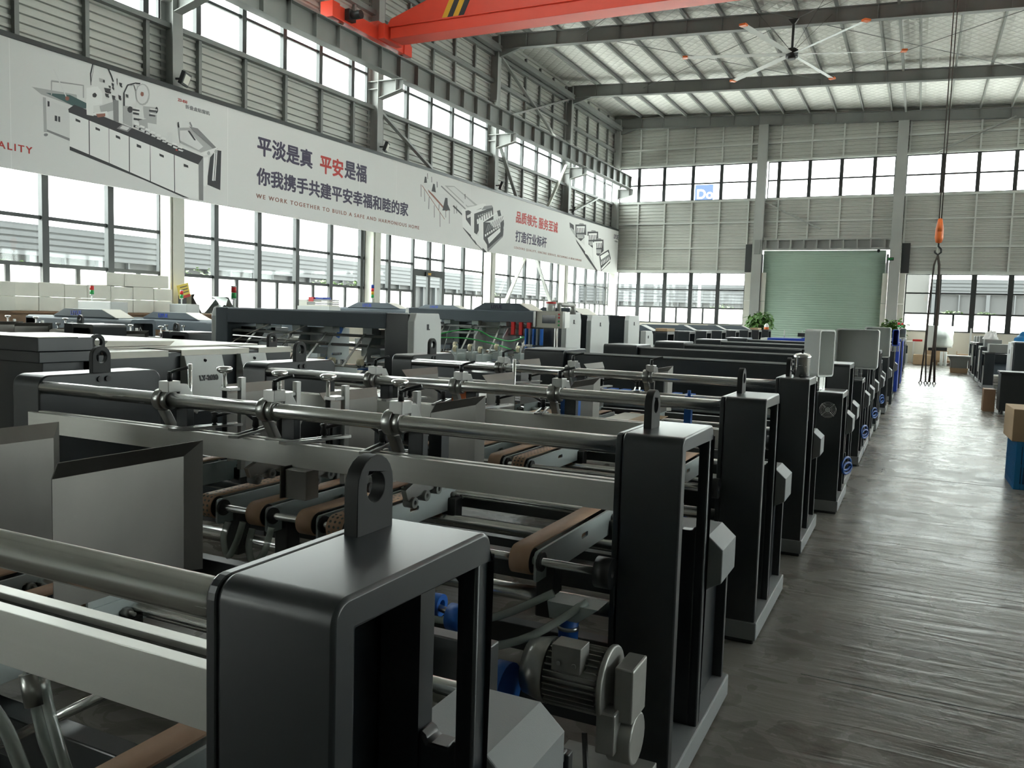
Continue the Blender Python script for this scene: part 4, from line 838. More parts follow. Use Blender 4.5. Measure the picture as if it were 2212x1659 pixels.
# ================================================================ the banner: prints given as outlines on the cloth (along the wall, height)
M1 = [('pale', [(10.35, 5.36), (10.85, 5.28), (10.85, 4.61), (10.4, 4.78)]),
('grey', [(10.4, 4.8), (10.86, 4.73), (10.86, 4.68), (10.4, 4.76)]),
('mid', [(10.33, 5.37), (10.39, 5.37), (10.4, 4.75), (10.34, 4.74)]),
('mid', [(10.12, 5.5), (11.02, 5.58), (11.03, 5.5), (10.95, 5.35), (10.3, 5.41)]),
('teal', [(10.39, 5.46), (10.88, 5.54), (11.23, 5.47), (11.22, 5.36), (10.95, 5.35), (10.71, 5.4)]),
('grey', [(10.42, 4.71), (10.42, 4.7), (10.41, 4.69), (10.4, 4.68), (10.38, 4.67), (10.36, 4.67), (10.35, 4.67), (10.34, 4.68), (10.34, 4.69), (10.34, 4.7), (10.35, 4.71), (10.36, 4.72), (10.38, 4.72), (10.4, 4.73), (10.41, 4.72), (10.42, 4.72)]),
('black', [(10.84, 5.27), (10.97, 5.38), (14.17, 4.98), (14.04, 4.78), (10.85, 5.21)]),
('white', [(10.87, 5.21), (14.03, 4.78), (14.03, 4.01), (13.75, 4.01), (12.64, 4.23), (11.72, 4.42), (10.86, 4.57)]),
('black', [(11.27, 5.16), (11.27, 4.49), (11.29, 4.49), (11.29, 5.16)]),
('black', [(11.72, 5.1), (11.72, 4.4), (11.73, 4.4), (11.73, 5.1)]),
('black', [(12.19, 5.03), (12.19, 4.3), (12.21, 4.3), (12.21, 5.03)]),
('black', [(12.71, 4.96), (12.71, 4.2), (12.73, 4.2), (12.72, 4.96)]),
('black', [(13.34, 4.87), (13.35, 4.07), (13.37, 4.07), (13.36, 4.88)]),
('black', [(10.86, 4.58), (11.72, 4.42), (12.64, 4.23), (13.77, 4), (13.59, 4), (12.57, 4.21), (10.86, 4.51)]),
('grey', [(14.03, 4.8), (14.17, 4.97), (14.17, 4), (14.04, 4)]),
('black', [(14.56, 5.2), (14.71, 5.21), (14.68, 4.31), (14.27, 4.38), (14.37, 5)]),
('white', [(14.5, 5.17), (14.43, 4.49), (14.48, 4.49), (14.54, 5.18)]),
('white', [(14.56, 5.18), (14.5, 4.5), (14.53, 4.5), (14.59, 5.18)]),
('white', [(14.17, 4.95), (14.32, 5.01), (14.29, 4.37), (14.23, 4.32), (14.17, 4.35)]),
('black', [(10.99, 5.13), (11.09, 5.11), (11.09, 5.07), (10.99, 5.08)]),
('black', [(11.42, 5.06), (11.52, 5.04), (11.52, 5), (11.42, 5.01)]),
('black', [(11.88, 5), (11.98, 4.98), (11.99, 4.93), (11.88, 4.95)]),
('black', [(12.38, 4.92), (12.49, 4.9), (12.49, 4.85), (12.38, 4.86)]),
('black', [(12.95, 4.83), (13.07, 4.81), (13.07, 4.76), (12.96, 4.78)]),
('black', [(13.61, 4.73), (13.73, 4.71), (13.74, 4.66), (13.61, 4.67)]),
('black', [(10.42, 5.32), (10.46, 5.32), (10.46, 5.23), (10.42, 5.22)]),
('black', [(10.56, 5.09), (10.61, 5.09), (10.61, 4.99), (10.56, 4.99)]),
('black', [(10.63, 5.09), (10.67, 5.09), (10.67, 4.99), (10.63, 4.99)]),
('mid', [(10.51, 5.45), (10.52, 5.71), (10.49, 5.7), (10.49, 5.44)]),
('mid', [(10.5, 5.69), (11.16, 5.78), (11.17, 5.8), (10.5, 5.72)]),
('mid', [(11.15, 5.79), (11.15, 5.55), (11.18, 5.56), (11.18, 5.8)]),
('grey', [(10.51, 5.69), (11.15, 5.78), (11.16, 5.79), (10.51, 5.7)]),
('pale', [(10.54, 5.92), (10.81, 5.45), (10.83, 5.46), (10.56, 5.94)]),
('brown', [(10.86, 5.47), (10.86, 5.46), (10.85, 5.44), (10.84, 5.43), (10.82, 5.42), (10.8, 5.42), (10.79, 5.43), (10.78, 5.44), (10.78, 5.45), (10.78, 5.47), (10.79, 5.48), (10.8, 5.5), (10.82, 5.5), (10.84, 5.5), (10.85, 5.5), (10.86, 5.49)]),
('black', [(11.34, 5.84), (11.34, 6.06), (11.31, 6.05), (11.32, 5.83)]),
('black', [(11.34, 6.05), (11.39, 6.25), (11.36, 6.24), (11.31, 6.05)]),
('black', [(11.69, 6.26), (11.77, 6.13), (11.8, 6.15), (11.72, 6.28)]),
('black', [(11.77, 6.13), (11.82, 6.02), (11.85, 6.04), (11.8, 6.15)]),
('grey', [(11.4, 6.25), (11.32, 5.83), (11.33, 5.83), (11.41, 6.25)]),
('white', [(11.23, 5.76), (11.48, 5.85), (11.58, 5.74), (11.58, 5.53), (11.4, 5.46), (11.23, 5.48)]),
('white', [(11.22, 5.55), (11.38, 5.52), (11.38, 5.26), (11.23, 5.25)]),
('white', [(11.58, 5.71), (11.56, 5.64), (11.53, 5.58), (11.47, 5.53), (11.41, 5.5), (11.34, 5.5), (11.29, 5.52), (11.25, 5.56), (11.24, 5.62), (11.25, 5.69), (11.29, 5.75), (11.34, 5.8), (11.41, 5.83), (11.48, 5.83), (11.53, 5.81), (11.57, 5.77)]),
('black', [(11.46, 5.68), (11.45, 5.66), (11.44, 5.64), (11.43, 5.63), (11.41, 5.62), (11.39, 5.62), (11.37, 5.62), (11.36, 5.64), (11.36, 5.65), (11.36, 5.67), (11.38, 5.69), (11.39, 5.7), (11.41, 5.71), (11.43, 5.71), (11.44, 5.7), (11.45, 5.69)]),
('mid', [(11.51, 6.02), (11.63, 6.02), (11.64, 5.95), (11.52, 5.95)]),
('black', [(11.64, 5.99), (11.64, 5.98), (11.64, 5.97), (11.63, 5.96), (11.62, 5.96), (11.61, 5.96), (11.6, 5.96), (11.6, 5.97), (11.59, 5.98), (11.6, 5.99), (11.6, 6), (11.61, 6.01), (11.62, 6.01), (11.63, 6.01), (11.64, 6.01), (11.64, 6)]),
('black', [(11.62, 5.86), (11.8, 5.88), (11.77, 5.77), (11.65, 5.78)]),
('pale', [(11.78, 5.89), (11.87, 5.9), (11.84, 5.81), (11.76, 5.82)]),
('black', [(11.79, 6), (11.86, 5.99), (11.85, 5.86), (11.8, 5.89)]),
('pale', [(11.85, 6.02), (11.89, 6), (11.87, 5.9), (11.84, 5.92)]),
('black', [(11.64, 5.76), (11.75, 5.76), (11.73, 5.69), (11.66, 5.7)]),
('pale', [(11.73, 5.78), (11.79, 5.78), (11.77, 5.72), (11.72, 5.72)]),
('black', [(11.91, 6.12), (11.94, 6.1), (11.93, 5.97), (11.92, 6.01)]),
('pale', [(11.93, 6.13), (11.94, 6.11), (11.94, 6), (11.93, 6.03)]),
('black', [(11.8, 5.76), (11.89, 5.76), (11.88, 5.66), (11.82, 5.68)]),
('pale', [(11.88, 5.78), (11.92, 5.77), (11.91, 5.69), (11.87, 5.7)]),
('black', [(11.97, 6.05), (12.05, 6.05), (12.04, 5.96), (11.99, 5.98)]),
('pale', [(12.04, 6.06), (12.08, 6.06), (12.06, 5.99), (12.03, 6)]),
('black', [(11.95, 5.8), (12.03, 5.79), (12.01, 5.7), (11.96, 5.72)]),
('pale', [(12.01, 5.81), (12.05, 5.8), (12.04, 5.73), (12.01, 5.75)]),
('black', [(12.12, 5.86), (12.2, 5.86), (12.18, 5.8), (12.13, 5.81)]),
('pale', [(12.19, 5.87), (12.22, 5.87), (12.21, 5.82), (12.18, 5.83)]),
('black', [(11.72, 5.93), (11.78, 5.93), (11.77, 5.88), (11.73, 5.89)]),
('pale', [(11.78, 5.95), (11.81, 5.94), (11.8, 5.9), (11.77, 5.9)]),
('mid', [(11.52, 5.48), (11.91, 5.68), (11.93, 5.51), (11.55, 5.35)]),
('grey', [(11.82, 5.68), (11.95, 5.69), (11.95, 5.26), (11.83, 5.27)]),
('mid', [(12.06, 5.62), (12.28, 5.64), (12.27, 5.23), (12.06, 5.27)]),
('black', [(12.29, 5.59), (12.28, 5.56), (12.27, 5.54), (12.25, 5.52), (12.22, 5.51), (12.2, 5.51), (12.18, 5.52), (12.16, 5.54), (12.16, 5.56), (12.16, 5.59), (12.18, 5.61), (12.2, 5.63), (12.22, 5.64), (12.25, 5.64), (12.27, 5.63), (12.28, 5.62)]),
('black', [(12.1, 5.62), (12.1, 5.87), (12.06, 5.86), (12.06, 5.61)]),
('black', [(12.09, 5.86), (12.18, 6.04), (12.15, 6.05), (12.06, 5.86)]),
('black', [(12.17, 6.03), (12.37, 6.13), (12.36, 6.15), (12.16, 6.06)]),
('black', [(12.36, 6.12), (12.47, 6.14), (12.48, 6.17), (12.36, 6.15)]),
('grey', [(12.19, 6.04), (12.32, 6.08), (12.32, 6.09), (12.19, 6.06)]),
('grey', [(12.31, 6.08), (12.36, 5.98), (12.38, 5.99), (12.33, 6.09)]),
('mid', [(12.71, 6), (12.7, 5.91), (12.66, 5.82), (12.6, 5.76), (12.53, 5.73), (12.46, 5.73), (12.41, 5.77), (12.37, 5.83), (12.36, 5.91), (12.37, 6), (12.41, 6.08), (12.47, 6.14), (12.53, 6.17), (12.6, 6.17), (12.66, 6.14), (12.7, 6.08)]),
('pale', [(12.68, 5.99), (12.66, 5.91), (12.63, 5.84), (12.58, 5.79), (12.52, 5.76), (12.47, 5.76), (12.42, 5.79), (12.39, 5.85), (12.38, 5.92), (12.39, 6), (12.42, 6.07), (12.47, 6.12), (12.53, 6.15), (12.58, 6.15), (12.63, 6.12), (12.66, 6.06)]),
('brown', [(12.56, 5.97), (12.56, 5.95), (12.55, 5.93), (12.54, 5.92), (12.52, 5.91), (12.5, 5.91), (12.49, 5.92), (12.48, 5.93), (12.48, 5.94), (12.48, 5.96), (12.49, 5.98), (12.5, 6), (12.52, 6), (12.54, 6), (12.55, 6), (12.56, 5.98)]),
('mid', [(12.55, 5.72), (12.89, 5.77), (12.88, 5.42), (12.58, 5.4)]),
('black', [(12.92, 5.72), (12.92, 5.7), (12.91, 5.68), (12.9, 5.66), (12.88, 5.65), (12.87, 5.65), (12.86, 5.66), (12.85, 5.68), (12.84, 5.71), (12.85, 5.73), (12.86, 5.76), (12.87, 5.78), (12.88, 5.78), (12.9, 5.78), (12.91, 5.77), (12.92, 5.75)]),
('black', [(12.29, 5.61), (12.45, 5.62), (12.45, 5.59), (12.29, 5.57)]),
('white', [(12.31, 5.64), (12.49, 5.65), (12.49, 5.64), (12.31, 5.62)]),
('black', [(12.29, 5.54), (12.44, 5.55), (12.44, 5.51), (12.29, 5.5)]),
('white', [(12.31, 5.56), (12.49, 5.58), (12.49, 5.56), (12.31, 5.55)]),
('black', [(12.69, 5.68), (12.85, 5.7), (12.85, 5.66), (12.69, 5.64)]),
('white', [(12.72, 5.71), (12.9, 5.73), (12.9, 5.71), (12.72, 5.69)]),
('black', [(12.69, 5.59), (12.85, 5.6), (12.85, 5.57), (12.69, 5.55)]),
('white', [(12.72, 5.62), (12.9, 5.63), (12.9, 5.62), (12.72, 5.6)]),
('black', [(12.42, 5.44), (12.58, 5.45), (12.58, 5.42), (12.42, 5.4)]),
('white', [(12.44, 5.47), (12.62, 5.48), (12.62, 5.46), (12.44, 5.45)]),
('black', [(12.31, 5.43), (12.47, 5.44), (12.47, 5.41), (12.31, 5.39)]),
('white', [(12.33, 5.46), (12.51, 5.47), (12.51, 5.46), (12.33, 5.44)]),
('mid', [(12.44, 5.41), (12.65, 5.49), (12.66, 5.21), (12.46, 5.23)]),
('white', [(11.32, 5.3), (11.68, 5.42), (11.72, 5.32), (11.35, 5.27)]),
('brown', [(11.43, 5.31), (11.64, 5.37), (11.64, 5.31), (11.47, 5.25)]),
('grey', [(11.9, 5.13), (12.03, 5.24), (12.27, 5.22), (12.16, 5.11)]),
('pale', [(11.97, 5.15), (12.04, 5.22), (12.21, 5.21), (12.14, 5.14)]),
('black', [(12.31, 5.29), (12.42, 5.28), (12.41, 5.24), (12.3, 5.24)]),
('white', [(12.33, 5.35), (12.44, 5.34), (12.43, 5.3), (12.32, 5.3)]),
('pale', [(12.36, 5.28), (12.47, 5.27), (12.44, 5.24), (12.34, 5.25)]),
('black', [(12.44, 5.26), (12.56, 5.25), (12.54, 5.21), (12.43, 5.21)]),
('white', [(12.47, 5.32), (12.58, 5.31), (12.57, 5.27), (12.45, 5.28)]),
('pale', [(12.49, 5.25), (12.6, 5.24), (12.58, 5.2), (12.47, 5.22)]),
('black', [(12.58, 5.23), (12.69, 5.22), (12.68, 5.18), (12.57, 5.18)]),
('white', [(12.6, 5.29), (12.71, 5.28), (12.7, 5.24), (12.59, 5.24)]),
('pale', [(12.62, 5.22), (12.74, 5.2), (12.71, 5.17), (12.6, 5.18)]),
('black', [(12.71, 5.2), (12.83, 5.19), (12.82, 5.14), (12.7, 5.15)]),
('white', [(12.74, 5.26), (12.85, 5.25), (12.84, 5.21), (12.72, 5.21)]),
('pale', [(12.76, 5.19), (12.87, 5.17), (12.85, 5.14), (12.74, 5.15)]),
('black', [(12.85, 5.16), (12.97, 5.16), (12.96, 5.11), (12.84, 5.12)]),
('white', [(12.88, 5.23), (12.99, 5.22), (12.98, 5.18), (12.86, 5.18)]),
('pale', [(12.9, 5.16), (13.01, 5.14), (12.99, 5.11), (12.88, 5.12)]),
('black', [(12.99, 5.13), (13.11, 5.13), (13.1, 5.08), (12.98, 5.08)]),
('white', [(13.02, 5.19), (13.13, 5.18), (13.12, 5.14), (13, 5.15)]),
('pale', [(13.04, 5.12), (13.16, 5.11), (13.13, 5.08), (13.02, 5.09)]),
('black', [(13.13, 5.1), (13.25, 5.1), (13.24, 5.04), (13.12, 5.05)]),
('white', [(13.16, 5.16), (13.28, 5.15), (13.26, 5.11), (13.14, 5.12)]),
('pale', [(13.18, 5.09), (13.3, 5.08), (13.28, 5.04), (13.16, 5.06)]),
('black', [(13.28, 5.07), (13.4, 5.06), (13.39, 5.01), (13.26, 5.02)]),
('white', [(13.3, 5.13), (13.42, 5.12), (13.41, 5.08), (13.29, 5.08)]),
('pale', [(13.32, 5.06), (13.45, 5.04), (13.42, 5.01), (13.31, 5.02)]),
('black', [(13.42, 5.03), (13.55, 5.03), (13.53, 4.98), (13.41, 4.98)]),
('white', [(13.45, 5.1), (13.57, 5.08), (13.56, 5.04), (13.44, 5.05)]),
('pale', [(13.47, 5.02), (13.6, 5.01), (13.57, 4.98), (13.45, 4.99)]),
('pale', [(13.16, 5.32), (13.3, 5.33), (13.29, 5.09), (13.18, 5.1)]),
('mid', [(13.46, 5.47), (13.77, 5.54), (14.03, 5.4), (14.56, 5.21), (14.19, 5.05), (13.5, 5.16)]),
('pale', [(13.5, 5.42), (13.72, 5.47), (14.16, 5.2), (14.03, 5.1), (13.5, 5.21)]),
('grey', [(13.75, 5.56), (14, 5.57), (14.59, 5.23), (14.46, 5.2)]),
('black', [(13.71, 5.46), (13.77, 5.47), (13.95, 5.3), (13.9, 5.29)]),
('black', [(13.44, 5.58), (13.45, 5.47), (13.49, 5.48), (13.47, 5.6)]),
('grey', [(13.76, 5.65), (13.82, 5.56), (13.85, 5.58), (13.79, 5.67)]),
('white', [(14.08, 5.05), (14.56, 5.26), (14.59, 5.16), (14.19, 5.01)]),
('mid', [(14.37, 5.09), (14.36, 5.08), (14.36, 5.06), (14.34, 5.05), (14.32, 5.04), (14.3, 5.04), (14.29, 5.05), (14.28, 5.06), (14.27, 5.08), (14.28, 5.09), (14.29, 5.11), (14.3, 5.12), (14.32, 5.13), (14.34, 5.13), (14.36, 5.12), (14.36, 5.11)]),
('mid', [(14.58, 5.17), (14.58, 5.16), (14.57, 5.14), (14.55, 5.13), (14.54, 5.12), (14.52, 5.12), (14.51, 5.13), (14.5, 5.14), (14.49, 5.16), (14.5, 5.17), (14.51, 5.19), (14.52, 5.2), (14.54, 5.21), (14.55, 5.21), (14.57, 5.2), (14.58, 5.19)]),
('red', [(13.37, 4.98), (13.41, 5.01), (13.44, 4.97)])]
M2 = [('grey', [(23.3, 5.75), (23.32, 5.35), (23.36, 5.35), (23.34, 5.76)]),
('grey', [(23.51, 5.65), (23.54, 5.23), (23.58, 5.23), (23.54, 5.65)]),
('grey', [(23.81, 5.42), (23.79, 5.02), (23.84, 5.02), (23.85, 5.42)]),
('grey', [(24.14, 5.18), (24.16, 4.78), (24.2, 4.79), (24.18, 5.19)]),
('grey', [(24.52, 5.01), (24.55, 4.52), (24.59, 4.52), (24.56, 5.02)]),
('grey', [(25.14, 5.15), (25.16, 4.69), (25.2, 4.7), (25.18, 5.16)]),
('grey', [(24.89, 5.09), (24.91, 4.87), (24.95, 4.88), (24.93, 5.1)]),
('grey', [(25.45, 5.38), (25.48, 5.07), (25.52, 5.07), (25.49, 5.39)]),
('grey', [(25.61, 5.41), (25.64, 5.1), (25.69, 5.11), (25.66, 5.41)]),
('grey', [(24.44, 5.26), (24.44, 5.07), (24.48, 5.07), (24.49, 5.26)]),
('pale', [(23.29, 5.75), (23.58, 5.87), (23.96, 5.8), (23.67, 5.64)]),
('pale', [(23.82, 5.51), (24.29, 5.7), (24.82, 5.52), (24.4, 5.31)]),
('pale', [(24.53, 5.17), (25.15, 5.38), (25.86, 5.44), (25.16, 5.19)]),
('pale', [(23.91, 5.52), (25.01, 5.68), (25.73, 5.49), (24.84, 5.24)]),
('brown', [(23.73, 5.65), (24.09, 5.52), (25.03, 5.11), (24.91, 5.09), (23.79, 5.57)]),
('brown', [(23.37, 5.71), (24.84, 4.8), (24.87, 4.81), (23.39, 5.73)]),
('black', [(23.49, 5.82), (23.54, 6.03), (23.63, 6.03), (23.67, 5.85)]),
('black', [(23.97, 5.62), (24.06, 5.88), (24.16, 5.88), (24.24, 5.62)]),
('black', [(24.69, 5.08), (24.86, 5.53), (25.01, 5.54), (25.04, 5.33), (25.22, 5.15)]),
('black', [(23.68, 6.16), (23.7, 5.98), (23.73, 5.98), (23.71, 6.16)]),
('black', [(23.93, 6.08), (23.95, 5.9), (23.98, 5.91), (23.96, 6.09)]),
('black', [(24.28, 5.98), (24.3, 5.79), (24.34, 5.8), (24.32, 5.98)]),
('mid', [(24.8, 5.93), (25.44, 6.01), (27.18, 5.58), (26.41, 5.41)]),
('pale', [(25, 5.91), (25.44, 5.98), (26.97, 5.55), (26.44, 5.45)]),
('grey', [(24.55, 5.86), (26.25, 5.31), (26.3, 5.35), (24.6, 5.9)]),
('black', [(25.37, 5.31), (26.05, 5.07), (26.12, 5.11), (25.44, 5.36)]),
('pale', [(26.12, 5.64), (26.27, 5.69), (26.3, 5.45), (26.15, 5.44)]),
('black', [(26.19, 5.84), (26.22, 5.67), (26.26, 5.67), (26.24, 5.85)]),
('white', [(26.01, 5.3), (26.35, 5.3), (26.98, 5.25), (27.03, 4.34), (26.11, 4.68)]),
('black', [(26.11, 4.68), (27.03, 4.34), (27.19, 4.12), (26.18, 4.62)]),
('black', [(26.28, 5.26), (27.47, 5.55), (27.57, 5.11), (26.73, 4.75), (26.33, 4.97)]),
('white', [(26.28, 5.33), (27.54, 5.69), (27.8, 5.71), (27.8, 5.62), (26.77, 5.29)]),
('pale', [(26.39, 5.11), (27.12, 5.37), (27.12, 5.26), (26.43, 5.02)]),
('white', [(26.66, 5.24), (26.98, 5.32), (27.04, 4.24), (26.74, 4.41)]),
('white', [(26.63, 5.27), (28.22, 5.69), (28.41, 5.67), (26.98, 5.25)]),
('black', [(26.93, 5.24), (28.39, 5.67), (28.46, 5.21), (27.58, 4.98), (27.17, 4.52), (26.96, 4.57)]),
('grey', [(27.48, 5.44), (27.69, 5.61), (28.29, 5.72), (28.41, 5.65), (27.92, 5.53)]),
('white', [(27.14, 5.06), (27.25, 5.1), (27.3, 4.94), (27.18, 4.89)]),
('mid', [(27.2, 5.21), (27.33, 5.24), (27.28, 5.13)]),
('white', [(27.31, 5.13), (27.42, 5.17), (27.48, 5.01), (27.35, 4.95)]),
('mid', [(27.36, 5.25), (27.49, 5.29), (27.44, 5.18)]),
('white', [(27.48, 5.2), (27.6, 5.24), (27.65, 5.07), (27.53, 5.01)]),
('mid', [(27.52, 5.3), (27.65, 5.34), (27.6, 5.22)]),
('white', [(27.65, 5.27), (27.77, 5.31), (27.83, 5.13), (27.7, 5.07)]),
('mid', [(27.68, 5.34), (27.81, 5.38), (27.76, 5.27)]),
('white', [(27.83, 5.34), (27.95, 5.38), (28, 5.19), (27.88, 5.13)]),
('mid', [(27.84, 5.39), (27.97, 5.43), (27.92, 5.32)]),
('white', [(28.01, 5.4), (28.12, 5.45), (28.18, 5.25), (28.06, 5.2)]),
('mid', [(28, 5.44), (28.14, 5.48), (28.08, 5.36)]),
('white', [(28.18, 5.48), (28.3, 5.52), (28.36, 5.32), (28.24, 5.26)]),
('mid', [(28.17, 5.49), (28.3, 5.53), (28.25, 5.41)]),
('white', [(27.02, 4.51), (27.35, 4.47), (27.38, 4.06), (27.04, 4.24)]),
('white', [(27.28, 5.1), (27.69, 5.07), (28.03, 3.96), (27.68, 3.98), (27.35, 4.16)]),
('black', [(27.65, 5.02), (29.36, 5.17), (29.31, 4.68), (28.06, 3.95), (27.99, 4.22), (27.7, 4.4)]),
('white', [(28.02, 4.47), (29.33, 5.1), (29.38, 4.99), (28.15, 4.27)]),
('grey', [(28.05, 4.08), (29.27, 4.69), (29.3, 4.64), (28.07, 3.96)]),
('white', [(27.71, 5.04), (28.88, 5.53), (28.83, 5.56), (27.67, 5.07)]),
('black', [(28.73, 5.56), (28.97, 5.63), (29.1, 5.43), (28.86, 5.37)]),
('pale', [(28.18, 5.04), (28.78, 5.39), (29.15, 5.29), (29.28, 5.16), (28.5, 4.9)]),
('grey', [(27.89, 4.66), (28.1, 4.99), (28.04, 5), (27.84, 4.66)]),
('white', [(27.79, 4.58), (27.9, 4.62), (27.92, 4.54), (27.82, 4.5)]),
('grey', [(28.05, 4.72), (28.26, 5.05), (28.21, 5.06), (28, 4.73)]),
('white', [(27.95, 4.65), (28.06, 4.69), (28.08, 4.61), (27.98, 4.56)]),
('grey', [(28.21, 4.79), (28.43, 5.11), (28.38, 5.12), (28.16, 4.79)]),
('white', [(28.12, 4.71), (28.23, 4.75), (28.25, 4.67), (28.14, 4.63)]),
('grey', [(28.38, 4.86), (28.59, 5.18), (28.54, 5.18), (28.33, 4.86)]),
('white', [(28.28, 4.78), (28.4, 4.82), (28.42, 4.74), (28.31, 4.69)]),
('grey', [(28.55, 4.92), (28.76, 5.24), (28.71, 5.24), (28.5, 4.93)]),
('white', [(28.45, 4.85), (28.56, 4.89), (28.58, 4.81), (28.48, 4.76)]),
('grey', [(28.72, 4.99), (28.94, 5.3), (28.88, 5.3), (28.66, 4.99)]),
('white', [(28.62, 4.91), (28.73, 4.95), (28.75, 4.87), (28.65, 4.83)]),
('grey', [(28.89, 5.06), (29.11, 5.36), (29.06, 5.36), (28.83, 5.06)]),
('white', [(28.79, 4.98), (28.9, 5.02), (28.92, 4.94), (28.82, 4.89)]),
('grey', [(29.06, 5.13), (29.28, 5.43), (29.23, 5.43), (29.01, 5.13)]),
('white', [(28.96, 5.05), (29.08, 5.09), (29.1, 5.01), (28.99, 4.96)]),
('black', [(29.04, 5.14), (29.31, 5.31), (29.36, 5.14), (29.24, 4.64), (29.07, 4.64)]),
('black', [(26.89, 4.33), (27.79, 4.03), (28.02, 3.94), (27.79, 3.92), (27.19, 4.15)]),
('white', [(26.93, 4.36), (27.63, 4.12), (27.64, 4.01), (27.19, 4.18)])]
